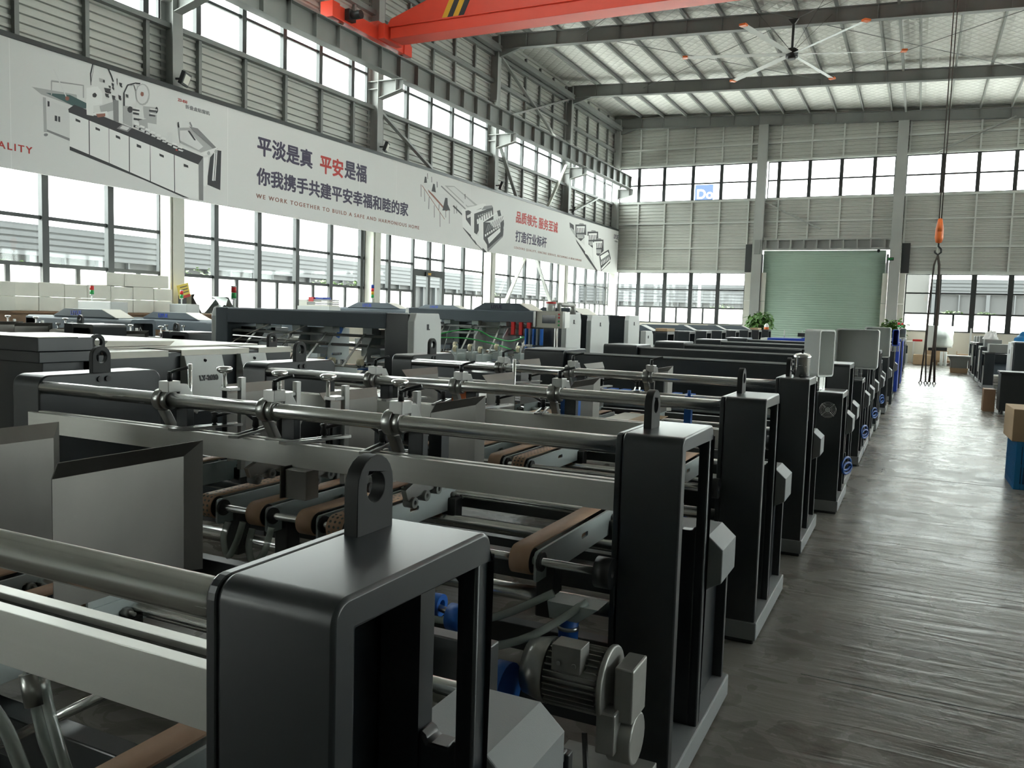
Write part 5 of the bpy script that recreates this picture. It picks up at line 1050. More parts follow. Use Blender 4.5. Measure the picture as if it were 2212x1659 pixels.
M3 = [('black', [(36.05, 5.95), (36.58, 5.88), (36.67, 5.59), (36.14, 5.7)]),
('mid', [(36.19, 5.75), (36.73, 5.64), (36.87, 5.39), (36.26, 5.63)]),
('black', [(36.79, 5.93), (38.16, 6.07), (38.24, 5.54), (37.56, 5.23), (36.87, 5.37)]),
('white', [(36.94, 5.86), (38.01, 5.98), (38.02, 5.68), (37, 5.56)]),
('grey', [(37.17, 5.98), (37.35, 6.05), (37.78, 6.09), (37.97, 6.04)]),
('black', [(37.02, 5.8), (37.1, 5.82), (37.22, 5.53), (37.12, 5.5)]),
('mid', [(36.98, 5.49), (37.12, 5.52), (37.3, 5.34), (37.14, 5.32)]),
('black', [(37.23, 5.82), (37.31, 5.84), (37.42, 5.55), (37.33, 5.52)]),
('mid', [(37.17, 5.51), (37.32, 5.54), (37.44, 5.36), (37.29, 5.33)]),
('black', [(37.43, 5.84), (37.52, 5.86), (37.63, 5.57), (37.54, 5.54)]),
('mid', [(37.37, 5.52), (37.51, 5.56), (37.59, 5.37), (37.43, 5.35)]),
('black', [(37.64, 5.86), (37.72, 5.88), (37.84, 5.59), (37.74, 5.56)]),
('mid', [(37.56, 5.54), (37.7, 5.58), (37.74, 5.38), (37.58, 5.36)]),
('black', [(37.85, 5.88), (37.93, 5.9), (38.05, 5.62), (37.96, 5.58)]),
('mid', [(37.76, 5.56), (37.9, 5.6), (37.89, 5.4), (37.73, 5.37)]),
('black', [(38.39, 5.76), (39.86, 5.91), (39.95, 5.36), (39.22, 5.04), (38.48, 5.18)]),
('white', [(38.56, 5.69), (39.7, 5.82), (39.71, 5.5), (38.61, 5.38)]),
('grey', [(38.8, 5.82), (38.99, 5.89), (39.45, 5.92), (39.66, 5.88)]),
('black', [(38.64, 5.63), (38.73, 5.64), (38.85, 5.35), (38.75, 5.32)]),
('mid', [(38.6, 5.3), (38.75, 5.34), (38.94, 5.15), (38.77, 5.13)]),
('black', [(38.86, 5.65), (38.95, 5.67), (39.07, 5.37), (38.97, 5.34)]),
('mid', [(38.8, 5.32), (38.96, 5.36), (39.09, 5.17), (38.93, 5.14)]),
('black', [(39.08, 5.67), (39.17, 5.69), (39.3, 5.39), (39.19, 5.36)]),
('mid', [(39.01, 5.34), (39.16, 5.38), (39.25, 5.18), (39.08, 5.16)]),
('black', [(39.3, 5.69), (39.39, 5.71), (39.52, 5.41), (39.42, 5.38)]),
('mid', [(39.22, 5.36), (39.37, 5.4), (39.41, 5.19), (39.24, 5.17)]),
('black', [(39.53, 5.71), (39.62, 5.73), (39.75, 5.43), (39.64, 5.4)]),
('mid', [(39.43, 5.38), (39.59, 5.42), (39.57, 5.21), (39.4, 5.18)]),
('black', [(39.17, 5.45), (40.69, 5.59), (40.78, 5.03), (40.02, 4.71), (39.26, 4.86)]),
('white', [(39.34, 5.37), (40.53, 5.5), (40.54, 5.17), (39.4, 5.05)]),
('grey', [(39.59, 5.5), (39.79, 5.58), (40.26, 5.61), (40.48, 5.56)]),
('black', [(39.42, 5.31), (39.52, 5.33), (39.64, 5.03), (39.54, 5)]),
('mid', [(39.38, 4.98), (39.54, 5.02), (39.74, 4.83), (39.56, 4.8)]),
('black', [(39.65, 5.33), (39.74, 5.35), (39.87, 5.05), (39.77, 5.01)]),
('mid', [(39.59, 5), (39.75, 5.04), (39.9, 4.84), (39.72, 4.82)]),
('black', [(39.88, 5.35), (39.97, 5.37), (40.1, 5.07), (40, 5.03)]),
('mid', [(39.81, 5.02), (39.97, 5.06), (40.06, 4.85), (39.88, 4.83)]),
('black', [(40.11, 5.37), (40.2, 5.39), (40.34, 5.09), (40.23, 5.05)]),
('mid', [(40.02, 5.04), (40.19, 5.07), (40.22, 4.86), (40.05, 4.84)]),
('black', [(40.34, 5.39), (40.44, 5.41), (40.57, 5.11), (40.47, 5.07)]),
('mid', [(40.24, 5.05), (40.41, 5.09), (40.39, 4.88), (40.21, 4.85)]),
('white', [(36.82, 5.36), (38.01, 5.09), (38.46, 4.68), (37.26, 5.16)]),
('black', [(36.88, 5.26), (38.43, 4.68), (39.75, 4.08), (40.04, 3.96), (39.84, 3.93), (38.32, 4.53), (37.02, 5.14)]),
('white', [(37.96, 5.58), (38.53, 5.57), (38.7, 4.61), (38.17, 4.7)]),
('white', [(39.14, 5.33), (39.61, 5.32), (39.8, 4.46), (39.38, 4.38)]),
('white', [(38.24, 5.25), (39.04, 5.05), (39.23, 4.51), (38.42, 4.81)]),
('white', [(39.33, 4.89), (40.03, 4.66), (40.52, 4.01), (40.04, 3.96), (39.53, 4.25)]),
('black', [(40.15, 4.76), (41.53, 5.16), (41.9, 4.75), (41.83, 4.5), (40.52, 3.98)]),
('white', [(40.3, 4.73), (41.4, 5.05), (41.63, 4.93), (40.46, 4.55)]),
('grey', [(40.39, 4.54), (40.55, 4.58), (40.65, 4.32), (40.49, 4.27)]),
('white', [(40.47, 4.46), (40.55, 4.48), (40.61, 4.3), (40.53, 4.27)]),
('grey', [(40.6, 4.61), (40.77, 4.65), (40.87, 4.4), (40.71, 4.34)]),
('white', [(40.68, 4.52), (40.77, 4.54), (40.83, 4.38), (40.75, 4.34)]),
('grey', [(40.82, 4.67), (40.99, 4.71), (41.09, 4.47), (40.92, 4.41)]),
('white', [(40.9, 4.58), (40.99, 4.61), (41.05, 4.45), (40.97, 4.41)]),
('grey', [(41.04, 4.74), (41.21, 4.78), (41.31, 4.54), (41.14, 4.48)]),
('white', [(41.13, 4.65), (41.21, 4.67), (41.27, 4.52), (41.19, 4.49)]),
('grey', [(41.27, 4.8), (41.44, 4.84), (41.54, 4.62), (41.37, 4.56)]),
('white', [(41.35, 4.71), (41.43, 4.74), (41.5, 4.6), (41.41, 4.56)]),
('grey', [(41.49, 4.87), (41.66, 4.91), (41.76, 4.69), (41.59, 4.63)]),
('white', [(41.58, 4.78), (41.66, 4.8), (41.72, 4.67), (41.64, 4.63)]),
('white', [(40.53, 4.13), (41.81, 4.67), (41.86, 4.6), (40.58, 4.04)])]

BX = -14.78
ban = tag(MB().box(BX-0.03, BX, 1.5, 43.0, 3.965, 6.245).build('wall_banner', 'banner_white'), 'long white printed banner with dark and red lettering hung across the left wall', 'banner')
MB().box(BX-0.06, BX+0.02, 1.5, 43.0, 6.245, 6.34).build('banner_rail', 'mullion', ban)
# creases and seams of the cloth
sm = MB()
for y in (9.7, 14.9, 20.0, 21.9, 26.6, 33.0, 38.5): sm.box(BX+0.0002, BX+0.0012, y, y+0.02, 3.97, 6.24)
sm.build('cloth_seam', 'ink_white', ban)
for nm, polys in (('M1', M1), ('M2', M2), ('M3', M3)):
    used = []
    for c, _ in polys:
        if c not in used: used.append(c)
    mb = MB()
    for k, (c, pts) in enumerate(polys):
        mb.m = used.index(c); a = sum(pts[i][0]*pts[(i+1) % len(pts)][1]-pts[(i+1) % len(pts)][0]*pts[i][1] for i in range(len(pts)))
        if a < 0: pts = pts[::-1]
        mb.add([(BX+0.002+0.00006*k, p[0], p[1]) for p in pts], [list(range(len(pts)))])
    mb.build('printed_machine', ['ink_'+c for c in used], ban, solid=0.00002)
def print_text(body, m, y0, y1, z0, z1, bold=0.014, spacing=1.0, name='lettering'):
    t = text(body, 0.5, m, name, ban, bold, spacing)
    xs = [v.co.x for v in t.data.vertices]; ys = [v.co.y for v in t.data.vertices]
    sx = (y1-y0)/(max(xs)-min(xs)); sy = (z1-z0)/(max(ys)-min(ys)); xm, ym = min(xs), min(ys)
    for v in t.data.vertices: v.co = Vector(((v.co.x-xm)*sx, (v.co.y-ym)*sy, v.co.z))
    t.location = (BX+0.003, y0, z0); t.rotation_euler = (pi/2, 0, pi/2)
print_text('平淡是真', 'ink_navy', 15.88, 17.94, 5.33, 5.81); print_text('平安', 'ink_red', 18.25, 19.26, 5.29, 5.79); print_text('是福', 'ink_navy', 19.32, 20.36, 5.32, 5.83)
print_text('你我携手共建平安幸福和睦的家', 'ink_navy', 15.86, 22.6, 4.62, 5.05)
print_text('WE WORK TOGETHER TO BUILD A SAFE AND HARMONIOUS HOME', 'ink_brown', 15.85, 23.26, 4.295, 4.40, 0.006, 1.35)
print_text('品质领先 服务至诚', 'ink_red', 30.42, 34.70, 5.31, 5.79); print_text('打造行业标杆', 'ink_navy', 30.42, 33.53, 4.56, 5.02)
print_text('LEADING QUALITY, SINCERE SERVICE, BECOMING A BENCHMARK', 'ink_brown', 30.35, 37.76, 4.265, 4.37, 0.006, 1.35)
print_text('LIYUE', 'ink_navy', 42.27, 42.97, 5.80, 6.03, 0.01); print_text('—力悦机械', 'ink_grey', 42.29, 42.9, 5.64, 5.72)
print_text('QUALITY', 'ink_red', 9.12, 10.11, 4.27, 4.42, 0.008, 1.3); print_text('ZD-850', 'ink_red', 13.45, 13.71, 6.04, 6.10, 0.01); print_text('折叠盒贴窗机', 'ink_grey', 13.66, 14.36, 5.93, 6.02)

# ================================================================ overhead crane, hook, slings
cr_ = thing('overhead_crane', 'red overhead travelling crane with yellow and black hazard stripes across the top of the hall', 'crane', (-14.3, 20.25, 9.125))
L_ = 37.3
MB().box(0.55, L_-0.3, -0.31, 0.31, 0.06, 0.36).box(0.55, L_-0.3, -0.36, 0.36, 0.36, 0.40).plate('y', [(0.35, 0.40), (0.5, 0.62), (2.2, 1.15), (L_-2.2, 1.15), (L_-0.5, 0.62), (L_-0.35, 0.40)], -0.24, 0.24).build('girder', 'crane_red', cr_, bevel=0.01)
for xo in (0, L_+0.2):
    e = MB().box(xo-0.16, xo+0.16, -2.1, 1.35, 0.06, 0.42).plate('x', [(-0.5, 0.42), (0.5, 0.42), (0.3, 0.6), (-0.3, 0.6)], xo-0.14, xo+0.14).box(xo-0.19, xo+0.19, 0.95, 1.36, 0.05, 0.36).box(xo-0.2, xo+0.2, -2.4, -2.1, 0.04, 0.45)
    et = e.build('end_truck', 'crane_red', cr_, bevel=0.01)
    build_each(MB().cyl((xo-0.05, -1.8, 0.128), (xo+0.05, -1.8, 0.128), 0.1, 16).cyl((xo-0.05, 1.05, 0.128), (xo+0.05, 1.05, 0.128), 0.1, 16), 'wheel', 'brown_iron', et)
MB().cyl((0.2, -1.75, 0.24), (0.62, -1.75, 0.24), 0.11, 16).box(0.2, 0.34, -1.9, -1.6, 0.1, 0.38).build('travel_motor', 'black_plastic', cr_)
MB().box(0.25, 0.45, -0.45, 0.45, 0.05, 0.45).build('joint_plate', 'crane_red', cr_)
hz = MB()
for k in range(4):
    hz.m = k % 2; x0 = 2.15+0.17*k; hz.plate('y', [(x0, 0.41), (x0+0.17, 0.41), (x0+0.52, 1.14), (x0+0.35, 1.14)], -0.2436, -0.2406)
hz.build('hazard_stripe', ['hazard_yellow', 'ink_black'], cr_)
t = text('5T', 0.3, 'ink_black', 'lettering', cr_, 0.01); t.location = (7.4, -0.243, 0.62); t.rotation_euler = (pi/2, 0, 0)
MB().box(14.1, 15.1, -0.5, 0.5, -0.35, 0.05).cyl((14.2, 0, -0.2), (15.0, 0, -0.2), 0.22, 18).build('hoist', 'orange_plastic', cr_)
hk = thing('hook_block', 'orange crane hook block on long steel ropes hanging over the aisle', 'hook', (0.25, 20.3, 3.45))
rp = MB()
for dx in (-0.035, 0.035): rp.tube([(dx*0.6, 0, 0.5), (dx, 0, 5.3)], 0.011, 8)
rp.build('wire_rope', 'rope', hk)
MB().lathe([(0, 0.0), (0.06, 0.02), (0.085, 0.12), (0.08, 0.3), (0.06, 0.42), (0.045, 0.52), (0, 0.54)], n=18).ring((-0.045, 0, 0.36), (0.045, 0, 0.36), 0.13, 0.05, 20).build('pulley_block', 'orange_plastic', hk)
MB().tube([(0, 0, 0.02), (0, 0, -0.06), (0.055, 0, -0.12), (0.06, 0, -0.19), (0.0, 0, -0.24), (-0.06, 0, -0.19), (-0.06, 0, -0.15)], 0.02, 10).build('hook', 'black_plastic', hk)
for i, (sx_, lab) in enumerate(((-1, 'left'), (1, 'right'))):
    s_ = thing('lifting_sling', '%s one of two brown rope slings hanging from the crane hook above the aisle' % ('thinner' if sx_ < 0 else 'thicker'), 'sling', (0.25, 20.3, 3.2), group='slings on the crane hook')
    r_ = 0.016 if sx_ < 0 else 0.024
    x1 = -0.10 if sx_ < 0 else 0.07
    MB().tube([(0.0, 0.0, 0.0), (x1*0.6, 0, -0.2), (x1, 0, -1.0), (x1-0.02, 0, -1.9), (x1-0.06, 0.02, -2.74)], r_, 8).tube([(0.0, 0.02, 0.0), (x1*0.6, 0.02, -0.22), (x1+0.01, 0.02, -1.0), (x1, 0.02, -1.9), (x1+0.04, 0.0, -2.74)], r_, 8).build('rope', 'rope', s_)
    for dx in (-0.06, 0.04): MB().tube([(x1+dx, 0.01, -2.70), (x1+dx-0.03, 0.01, -2.76), (x1+dx, 0.01, -2.84), (x1+dx+0.03, 0.01, -2.76)], 0.012, 8, True).build('end_hook', 'black_plastic', s_)

# ================================================================ ceiling fan
fa = thing('ceiling_fan', 'very large six bladed white ceiling fan hanging from a roof beam', 'fan', (-4.2, 28.3, 10.15))
MB().cyl((0, 0, 0.1), (0, 0, 1.05), 0.04, 12).plate('y', [(-0.16, 1.08), (0.16, 1.08), (0.04, 0.92), (-0.04, 0.92)], -0.05, 0.05).build('down_rod', 'black_plastic', fa)
MB().cyl((0, 0, -0.1), (0, 0, 0.12), 0.19, 24).cyl((0, 0, -0.16), (0, 0, -0.1), 0.12, 20).cyl((0, 0, 0.12), (0, 0, 0.17), 0.13, 20).build('motor_hub', 'black_plastic', fa)
for k in range(6):
    a = radians(14+60*k); d = Vector((cos(a), sin(a), 0)); n_ = Vector((-sin(a), cos(a), 0)); vs = []
    for r in (0.2, 3.25):
        for w, z in ((-0.09, -0.015), (0.0, 0.012), (0.09, 0.02), (0.09, 0.01), (-0.09, -0.025)): vs.append(d*r+n_*w+Vector((0, 0, z)))
    b = MB(); b.add(vs, [(i, (i+1) % 5, 5+(i+1) % 5, 5+i) for i in range(5)] + [(4, 3, 2, 1, 0), (5, 6, 7, 8, 9)])
    bl = b.build('fan_blade', 'white_paint', fa); MB().obox(d*3.32+Vector((0, 0, 0.0)), (0.16, 0.2, 0.06), (0, 0, a)).build('tip', 'orange_plastic', bl)
for a in (40, 130, 220, 310):
    MB().cyl((0.1*cos(radians(a)), 0.1*sin(radians(a)), 0.15), (1.5*cos(radians(a)), 1.5*sin(radians(a)) if abs(sin(radians(a))) < 0.1 else 0.9*sin(radians(a)), 1.35), 0.006, 6).build('guy_wire', 'black_plastic', fa)
for y, w_ in ((13.5, 'first column from the left'), (21.1, 'second column, above the big lettering'), (28.7, 'third column, above the red slogan'), (36.1, 'fourth column, near the far banner end')):
    f_ = thing('flood_light', 'square floodlight above the banner at the '+w_, 'light', (-14.62, y, 6.5), 0.45, 'floodlights above the banner')
    MB().obox((0, 0, 0), (0.09, 0.36, 0.28), (0, 0.35, 0)).build('lamp_case', 'black_plastic', f_, bevel=0.01)
    MB().obox((0.043, 0, -0.016), (0.012, 0.27, 0.19), (0, 0.35, 0)).build('diffuser', 'white_card', f_)
    MB().box(-0.2, -0.05, -0.02, 0.02, -0.02, 0.02).build('bracket', 'black_plastic', f_)

# ================================================================ second row: the grey machine with tilted panels
XR2 = -5.3
ly = thing('blanking_machine', 'long low dark machine with cream top sheets and two tilted grey panels', 'machine', (XR2, 4.1, 0))
MB().box(-3.4, 0, 0, 2.05, 0.05, 1.265).build('body', 'dark_paint', ly, bevel=0.006)
for i, (a, b) in enumerate(((0.05, 0.62), (0.75, 1.5), (1.62, 2.05))):
    MB().box(-0.35, 0.006, a, b, 1.268, 1.284).box(0.0005, 0.006, a, b, 1.235, 1.268).build('cover_strip', 'cream_sheet', ly)
MB().plate('y', [(-3.3, 1.285), (-0.36, 1.285), (-0.36, 1.297), (-3.3, 1.297)], 0.1, 2.0).build('top_sheet', 'cream_sheet', ly)
MB().plate('x', [(0.35, 1.30), (1.0, 1.30), (1.05, 1.335), (0.4, 1.345)], -1.6, -0.4).build('loose_sheet', 'cream_sheet', ly)
eye_plate(ly, -0.05, 0.03, 1.265, 0.11, 0.15, 0.03, 0.032); eye_plate(ly, -0.05, 1.85, 1.265, 0.11, 0.15, 0.03, 0.032)
for k, (a, b) in enumerate(((0.74, 1.14), (1.35, 1.66))):
    p = MB().plate('y', [(0.001, 1.24), (0.05, 1.24), (0.17, 0.80), (0.001, 0.80)], a, b).build('tilted_panel', 'light_paint', ly, bevel=0.004)
    MB().cyl((0.057, (a+b)/2, 1.20), (0.072, (a+b)/2, 1.195), 0.012, 12).build('lock', 'black_plastic', p)
    if k == 0:
        t = text('LY-2600', 0.058, 'ink_black', 'lettering', p, 0.003); t.location = (0.1075, a+0.105, 1.04); t.rotation_euler = (pi/2-0.27, 0, pi/2)
ck = thing('feeder_cabinet', 'dark stepped cabinet at the left edge beside the long cream-topped machine', 'cabinet', (XR2, 3.64, 0))
MB().box(-3.6, 0, 0, 0.42, 1.30, 1.395).box(-3.6, -0.03, 0.03, 0.42, 1.22, 1.30).box(-3.6, -0.1, 0.1, 0.42, 0.0, 1.22).build('case', 'dark_paint', ck, bevel=0.006)
MB().box(-3.6, 0.002, -0.002, 0.3, 1.395, 1.40).build('top_sheet', 'cream_sheet', ck)

def tower_light(parent, x, y, z, cols=('red_plastic', 'green_plastic'), h=0.1):
    MB().cyl((x, y, z), (x, y, z+0.1), 0.014, 8).cyl((x, y, z+0.1), (x, y, z+0.12), 0.035, 12).build('lamp_pole', 'white_paint', parent)
    zz = z+0.12
    for c in reversed(cols): MB().cyl((x, y, zz), (x, y, zz+0.075), 0.034, 14).build('signal_lamp', c, parent); zz += 0.076
    MB().cyl((x, y, zz), (x, y, zz+0.015), 0.034, 14).build('lamp_cap', 'white_paint', parent)
GG = 'gluing portals of the second row'
def side_panel(parent, x, y0, y1, z0, z1, t=0.09):
    p = MB().plate('x', [(y0+0.02, z0), (y1-0.02, z0), (y1, z0+0.05), (y1, z1-0.14), (y1-0.06, z1), (y0+0.05, z1), (y0, z1-0.1), (y0, z0+0.05)], x-t, x).build('side_panel', 'light_paint', parent, bevel=0.01)
    MB().box(x-0.001, x+0.006, (y0+y1)/2-0.03, (y0+y1)/2+0.01, z1-0.19, z1-0.13).box(x-0.001, x+0.006, (y0+y1)/2-0.03, (y0+y1)/2+0.03, z1-0.20, z1-0.185).build('emblem', 'ink_black', p)
    return p
def portal(y, label, x0=-8.48, x1=-5.3, zt=1.63, d=0.6, hood=None, tower=None, works=2, seed=1, group=GG):
    g_ = thing('gluing_portal', label, 'machine', (0, y, 0), group=group); rnd = random.Random(seed)
    b = MB().plate('x', [(0.0, zt-0.20), (0.0, zt-0.02), (0.025, zt), (d-0.1, zt), (d-0.1, zt-0.20)], x0+0.24, x1-0.42).build('portal_beam', 'slate_paint', g_, bevel=0.01)
    MB().box(x0+0.04, x0+0.26, 0.0, d, 0.05, zt-0.002).build('left_post', 'slate_paint', g_, bevel=0.015)
    MB().plate('x', [(0.02, 0.1), (d, 0.1), (d, zt), (0.06, zt), (0.02, zt-0.12)], x0-0.05, x0+0.04).build('left_panel', 'light_paint', g_, bevel=0.008)
    MB().box(x1-0.44, x1-0.10, 0.02, d-0.03, 0.05, zt-0.01).build('right_post', 'dark_paint', g_, bevel=0.012)
    side_panel(g_, x1, -0.02, d, 0.35, zt)
    MB().box(x0+0.26, x0+0.85, 0.25, 0.5, zt-0.66, zt-0.25).build('rear_plate', 'dark_paint', g_)
    MB().box(x0+0.2, x1-0.4, 0.1, d-0.1, 0.25, 0.6).build('lower_beam', 'dark_paint', g_)
    for z, r in ((zt-0.30, 0.018), (zt-0.42, 0.018), (0.95, 0.02), (0.72, 0.03)): MB().cyl((x0+0.26, 0.1, z), (x1-0.44, 0.1, z), r, 12).build('shaft', 'dark_steel' if z > 1 else 'chrome', g_)
    if hood:
        hx, hw = hood; h = MB().plate('y', [(hx-hw, zt), (hx-hw+0.22, zt+0.12), (hx+hw-0.22, zt+0.12), (hx+hw, zt)], 0.02, d-0.12).build('beam_hood', 'slate_paint', g_, bevel=0.004)
        MB().plate('y', [(hx+hw-0.21, zt+0.118), (hx+hw+0.004, zt+0.002), (hx+hw+0.012, zt+0.006), (hx+hw-0.205, zt+0.126)], 0.02, d-0.12).build('hood_end', 'cream_sheet', h)
        t = text('LIYUE', 0.085, 'ink_navy', 'lettering', h, 0.003); t.location = (hx-0.2, 0.018, zt+0.025); t.rotation_euler = (pi/2, 0, 0)
    if tower: tower_light(g_, *tower)
    for k in range(max(1, works//2)):
        xa = x0+1.25+k*0.95
        pl = MB().plate('y', [(xa, zt-0.56), (xa+0.62, zt-0.56), (xa+0.62, zt-0.30), (xa+0.5, zt-0.22), (xa+0.1, zt-0.22), (xa, zt-0.36)], 0.30, 0.312, [rrect(xa+0.28, xa+0.5, zt-0.47, zt-0.445, 0.01, 2)]).box(xa, xa+0.66, 0.20, 0.26, zt-0.70, zt-0.62)
        pl.build('guide_board', 'light_paint', g_, bevel=0.003)
    for k in range(works):
        x = x0+0.5+(x1-x0-1.0)*(k+0.5)/works+rnd.uniform(-0.1, 0.1)
        w = MB().plate('x', [(-0.05, 0.78), (d+0.1, 0.78), (d+0.1, 0.90), (0.1, 0.93), (-0.05, 0.88)], x-0.012, x+0.012)
        w.plate('x', [(0.02, zt-0.62), (0.45, zt-0.62), (0.45, zt-0.22), (0.2, zt-0.22), (0.02, zt-0.45)], x+0.05, x+0.062, [rrect(0.1, 0.3, zt-0.56, zt-0.53, 0.012, 2)])
        w.box(x-0.03, x+0.1, 0.06, 0.2, zt-0.27, zt-0.20)
        wo_ = w.build('folding_unit', 'plate_grey', g_, bevel=0.002)
        MB().tube([(x+0.05, -0.06, 1.0), (x+0.05, 0.2, zt-0.24)], 0.009, 8).bar((x-0.02, -0.35, 0.98), (x-0.02, 0.12, zt-0.24), 0.03, 0.008).build('strut', 'steel', wo_)
        br = MB(); br.box(x-0.02, x+0.09, -0.06, 0.55, 0.925, 0.94); br.build('guide_belt', 'blue_plastic' if k % 2 else 'belt', wo_)
        rr = MB()
        for q in range(6): rr.ring((x-0.035, -0.02+0.1*q, 0.97), (x-0.005, -0.02+0.1*q, 0.97), 0.024, 0.01, 12)
        build_each(rr, 'press_roller', 'dark_steel', wo_)
    return g_
g1 = portal(8.3, 'nearest grey gluing portal, white side panel at right, signal lamp on its left post', tower=(-8.36, 0.25, 1.63), works=4, seed=3)
MB().bar((-6.55, 0.25, 1.42), (-6.68, 0.1, 0.95), 0.07, 0.008).build('guide_strap', 'blue_plastic', g1)
MB().cyl((-8.0, -0.12, 1.27), (-6.5, -0.12, 1.235), 0.014, 10).build('carrier_rod', 'steel', g1)
for x in (-7.9, -7.3): MB().bar((x, -0.14, 1.23), (x+0.35, 0.1, 1.45), 0.035, 0.01).bar((x, -0.14, 1.23), (x-0.3, -0.3, 1.0), 0.035, 0.01).build('carrier_arm', 'cream_sheet', g1)
for x, y, z in ((-6.55, -0.15, 1.02), (-6.42, -0.1, 1.02), (-6.0, -0.1, 1.02)): MB().cyl((x-0.03, y, z), (x+0.03, y, z), 0.04, 16).build('ivory_roller', 'roller_ivory', g1)
g2 = portal(12.98, 'grey gluing portal with hood lettering in the second row, beside the touch screen box', zt=1.72, d=0.66, hood=(-6.55, 0.55), works=4, seed=5)
for k, (x, y, z) in enumerate(((-7.15, -0.5, 1.10), (-6.98, -0.8, 1.05), (-6.75, -0.7, 1.08), (-6.5, -0.8, 1.05), (-6.3, -0.6, 1.10), (-5.95, -0.5, 1.08))):
    p = MB().cyl((x-0.02, y, z), (x+0.02, y, z), 0.055, 18).build('ivory_roller', 'roller_ivory', g2); MB().box(x-0.06, x+0.06, y-0.03, y+0.3, z-0.2, z-0.08).box(x+0.03, x+0.05, y-0.02, y+0.02, z-0.2, z+0.02).build('roller_carrier', 'plate_grey', p)
hose(g2, [(-7.7, -0.5, 1.22), (-7.2, -0.4, 1.34), (-6.9, -0.2, 1.36), (-6.6, -0.2, 1.25), (-6.2, -0.3, 1.2), (-5.9, -0.4, 1.28)], 0.012, 'hose_green')
hose(g2, [(-7.7, -0.52, 1.20), (-7.0, -0.5, 1.22), (-6.5, -0.4, 1.15), (-6.0, -0.5, 1.05)], 0.012, 'hose_green')
for x in (-6.15, -6.3, -6.0): MB().box(x-0.03, x+0.03, -0.02, 0.04, 1.30, 1.52).build('red_valve', 'red_plastic', g2)
for k in range(5): MB().box(-5.98+k*0.07, -5.95+k*0.07, -0.2, -0.12, 1.15, 1.42).cyl((-5.98+k*0.07, -0.16, 1.08), (-5.95+k*0.07, -0.16, 1.08), 0.035, 12).build('glue_head', 'blue_plastic' if k % 2 == 0 else 'dark_steel', g2)
for x in (-7.0, -6.45): MB().plate('x', [(-0.1, 0.95), (0.3, 0.95), (0.4, 1.1), (0.4, 1.45), (0.2, 1.5), (-0.1, 1.25)], x, x+0.02).build('folding_plate', 'light_paint', g2, bevel=0.004)
g3 = portal(14.15, 'grey gluing portal with wide white side panel behind the touch screen box', zt=1.68, d=0.95, hood=(-6.0, 0.5), works=2, seed=8)
g4 = portal(16.3, 'dark gluing portal farthest of the second row, with white side panel', zt=1.70, d=0.72, works=3, seed=9)
cp = thing('control_box', 'light metal control box with dark touch screen before the hooded grey portal', 'control panel', (-5.33, 12.4, 0))
MB().box(-0.24, 0.23, -0.08, 0.08, 1.45, 1.72).build('case', 'cream_sheet', cp, bevel=0.008)
MB().box(-0.13, 0.10, -0.088, -0.08, 1.525, 1.655).build('screen', 'screen', cp)
build_each(MB().box(-0.28, -0.24, -0.1, 0.1, 1.46, 1.71).box(0.23, 0.27, -0.1, 0.1, 1.46, 1.71), 'side_handle', 'steel', cp)
for z in (1.5, 1.56, 1.62, 1.67): MB().cyl((0.16, -0.088, z), (0.16, -0.08, z), 0.016, 10).build('button', 'green_plastic' if z < 1.6 else 'red_plastic', cp)
MB().cyl((0.12, 0.02, 1.72), (0.12, 0.02, 1.83), 0.03, 12).cyl((0.12, 0.02, 1.83), (0.12, 0.6, 1.83), 0.035, 12).cyl((0.12, 0.6, 1.68), (0.12, 0.6, 1.85), 0.05, 12).build('swing_arm', 'cast_alu', cp)
MB().cyl((0.0, 0.2, 0), (0.0, 0.2, 1.46), 0.03, 10).build('column', 'steel', cp)
jar = thing('glue_bucket', 'white bucket with red lid standing on the touch screen box', 'bucket', (-5.33-0.02, 12.4, 1.72))
MB().lathe([(0, 0.001), (0.07, 0.001), (0.08, 0.12), (0, 0.12)], n=18).build('bucket', 'white_paint', jar); MB().lathe([(0.083, 0.12), (0.083, 0.15), (0, 0.152)], n=18).build('lid', 'red_plastic', jar)
wb = thing('water_bottle', 'small clear water bottle on top of the hooded portal', 'bottle', (-7.15, 13.2, 1.722))
MB().lathe([(0, 0), (0.033, 0), (0.035, 0.02), (0.033, 0.1), (0.035, 0.15), (0.014, 0.2), (0.014, 0.215), (0, 0.215)], n=16).build('bottle', 'clear_hose', wb); MB().cyl((0, 0, 0.215), (0, 0, 0.235), 0.016, 12).build('cap', 'white_paint', wb)

